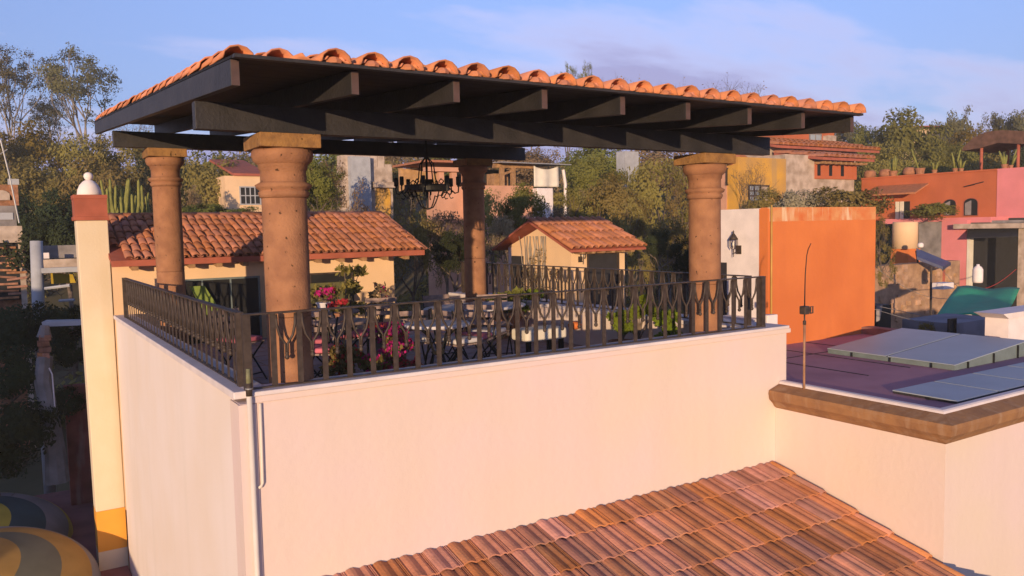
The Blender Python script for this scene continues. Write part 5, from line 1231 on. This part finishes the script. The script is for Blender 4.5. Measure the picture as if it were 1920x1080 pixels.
# skyline above the tiles
tree('skyline_tree', 'green twin crowned tree top rising above the pergola tiles', 1062, 112, 48, 60, 'gum', L_GREEN, 4, ybase=300); tree('skyline_tree', 'green tree top right of the twin one above the tiles', 1094, 110, 48, 50, 'gum', L_GREEN, 5, ybase=300)
for i, (px, yt, w, lab) in enumerate(((1180, 138, 130, 'bare purplish tree top above the middle of the tiled eave'), (1262, 140, 110, 'bare tree top right of the middle of the eave'), (1370, 132, 160, 'bare spreading tree top above the right part of the eave'))):
    tree('bare_tree', lab, px, yt, 50, w, 'bare', L_DRY, 2+i, ybase=330, group='bare trees on the skyline')
G_R = 'green trees on the hill at the right'
for i, (px, yt, d, w, lm, k, lab) in enumerate((
    (1625, 228, 50, 120, L_GREEN, 'bushy', 'green tree at the right end of the pergola roof'), (1700, 200, 46, 180, L_GREEN, 'bushy', 'biggest green tree above the red house roof'), (1660, 262, 40, 130, L_OLIVE, 'bushy', 'olive tree above the red tiled gallery'),
    (1745, 268, 41, 130, L_GREEN, 'bushy', 'green tree behind the tall thin cactus pot'), (1800, 198, 60, 110, L_GUM, 'open', 'airy grey green tree on the skyline left of the thatch'), (1852, 206, 60, 90, L_GUM, 'open', 'airy skyline tree above the thatched shelter'),
    (1905, 203, 58, 100, L_GUM, 'open', 'airy skyline tree at the right edge'), (1830, 236, 50, 150, L_YEL, 'bushy', 'yellow green tree behind the thatched shelter'), (1800, 262, 42, 110, L_GREEN, 'bushy', 'green tree left of the thatched shelter post'), (1900, 238, 47, 150, L_DARK, 'bushy', 'dark tree behind the right end of the thatched shelter'),
    (1585, 225, 56, 90, L_GUM, 'open', 'airy grey tree peeping past the last pergola rafter'), (1840, 285, 37, 120, L_OLIVE, 'bushy', 'olive tree under the thatched shelter'))):
    tree('hill_tree', lab, px, yt, d, w, k, lm, i % 4, group=G_R)
for i, (px, yt, d, w, yb, lm, k, lab) in enumerate((
    (1500, 352, 22, 110, 420, L_WHITE, 'bush', 'whitish flowering shrub before the pale stone house'), (1590, 345, 21, 130, 420, L_OLIVE, 'bush', 'pale olive shrub above the orange block'), (1440, 350, 23, 80, 420, L_OLIVE, 'bush', 'olive shrub below the barred window'), (1655, 395, 21, 60, 500, L_OLIVE, 'open', 'grey green tree between the orange block and the water tank'),
    (1745, 378, 28.6, 100, 412, L_GREEN, 'bush', 'clipped green hedge in front of the red house windows'), (1700, 600, 16, 90, 690, L_OLIVE, 'open', 'dry olive shrub in the yard behind the low red parapet'), (1735, 600, 15, 60, 660, L_YEL, 'open', 'sunlit yellowish shrub in the yard by the low red parapet'))):
    tree('shrub', lab, px, yt, d, w, k, lm, i % 4, ybase=yb, cat='shrub')
# shaded garden at the lower left
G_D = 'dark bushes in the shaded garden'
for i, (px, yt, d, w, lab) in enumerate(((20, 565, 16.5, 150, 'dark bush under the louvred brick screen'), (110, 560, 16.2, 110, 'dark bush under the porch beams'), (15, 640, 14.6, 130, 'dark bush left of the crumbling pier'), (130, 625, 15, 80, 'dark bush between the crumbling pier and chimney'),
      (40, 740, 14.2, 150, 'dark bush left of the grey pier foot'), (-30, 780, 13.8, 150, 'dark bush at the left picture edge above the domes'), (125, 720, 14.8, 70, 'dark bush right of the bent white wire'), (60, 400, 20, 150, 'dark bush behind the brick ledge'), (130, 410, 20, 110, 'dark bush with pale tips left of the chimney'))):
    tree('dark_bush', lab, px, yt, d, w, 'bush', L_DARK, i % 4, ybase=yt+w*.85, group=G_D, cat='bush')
# flowering scrub on the slope behind the tiled house
for i, (px, yt, d, w, lm, lab) in enumerate(((385, 378, 21, 110, L_GREEN, 'green flowering shrub behind the tiled house ridge'), (445, 385, 21.5, 80, L_GREEN, 'green shrub with pale flowers left of the nearest column'), (640, 392, 21, 90, L_DRY, 'dry scrub behind the tiled house ridge'))):
    tree('flowering_shrub', lab, px, yt, d, w, 'bush', lm, i, ybase=420, cat='shrub')
# organ pipe cacti
oc = DP(238, 408, 17.0)
oe = emp('organ_pipe_cactus', (oc[0], oc[1], -2.5), 'cluster of tall yellow green organ pipe cacti between chimney and far left column', 'cactus')
for k in range(26):
    px = 194+k*3.4+random.gauss(0, 1.5); h_ = random.uniform(335, 375); dd = 17+random.gauss(0, .5)
    b = DP(px+random.gauss(0, 3), 430, dd); t = DP(px-2+random.gauss(0, 3), h_, dd)
    part('cactus_stem', MB().tube([(b[0], b[1], -2.5), b, (b+t)/2+_r*random.gauss(0, .04), t-(t-b)*.05, t], [.032, .032, .03, .026, .01], 7), MT['cactus'], oe, smooth=True)
# brush covering the slope
rng = np.random.default_rng(5); nC = 900
s_ = 23+(rng.random(nC)**1.2)*95; t_ = (rng.random(nC)*2-1)*(s_*.75+6)
bxp = CAMP[0]+s_*G2[0]+t_*R2[0]; byp = CAMP[1]+s_*G2[1]+t_*R2[1]; bz = terrain(bxp, byp)
Vs, Qs, off = [], [], 0
for i in range(nC):
    n_ = 150; r_ = .7+rng.random()*.9; c = rng.normal(size=(n_, 3)); c /= np.linalg.norm(c, axis=1)[:, None]; c *= (rng.random(n_)**.4)[:, None]*np.array([r_, r_, r_*.7])
    c[:, 2] = np.abs(c[:, 2]); V, Q = leaf_arrays(c+np.array([bxp[i], byp[i], bz[i]]), .10+.0016*s_[i], rng, out=c+np.array([0, 0, .15])); Vs.append(V); Qs.append(Q+off); off += len(V)
gm = fast_mesh('hillside_brush', np.concatenate(Vs), np.concatenate(Qs)); gm.materials.append(L_OLIVE)
o = bpy.data.objects.new('hillside_brush', gm); COL.objects.link(o); o['kind'] = 'stuff'
# overhead wires at the right
for i, (a, b, lab) in enumerate((((1640, 580, 14), (1925, 600, 18), 'thin overhead wire crossing the yard at the right'), ((1640, 500, 18), (1800, 560, 20), 'thin wire sagging before the rubble wall'), ((1795, 543, 20), (1905, 505, 26), 'red rope strung to the dark carport'))):
    A, B = DP(*a), DP(*b); pts = [A*(1-k/8)+B*(k/8)-np.array([0, 0, .25*math.sin(math.pi*k/8)]) for k in range(9)]
    thing('wire', MB().tube(pts, .012 if i == 2 else .006, 4), MT['redcloth'] if i == 2 else MT['concrete'], lab, 'wire')
thing('wire_pole', MB().tube([(DP(1746, 640, 22)[0], DP(1746, 640, 22)[1], -4), DP(1746, 500, 22)], .035, 6), MT['iron'], 'thin rusty pole standing before the rubble wall', 'pole')

# ------------------------------------------------------------------ evening haze: one closed box of thin air round the whole place
hb = MB().box(-60, 118, -16, 120, -9.5, 22); hm = bpy.data.materials.new('haze_air'); hm.use_nodes = True
hn_ = hm.node_tree; hn_.nodes.clear(); ho = hn_.nodes.new('ShaderNodeOutputMaterial'); hv_ = hn_.nodes.new('ShaderNodeVolumePrincipled')
hv_.inputs['Color'].default_value = (.92, .91, .84, 1); hv_.inputs['Density'].default_value = 0.0015; hv_.inputs['Anisotropy'].default_value = 0.0
hn_.links.new(hv_.outputs[0], ho.inputs['Volume'])
hz = bpy.data.objects.new('haze', mesh_of('haze', hb.v, hb.f)); COL.objects.link(hz); hz.data.materials.append(hm); hz['kind'] = 'stuff'
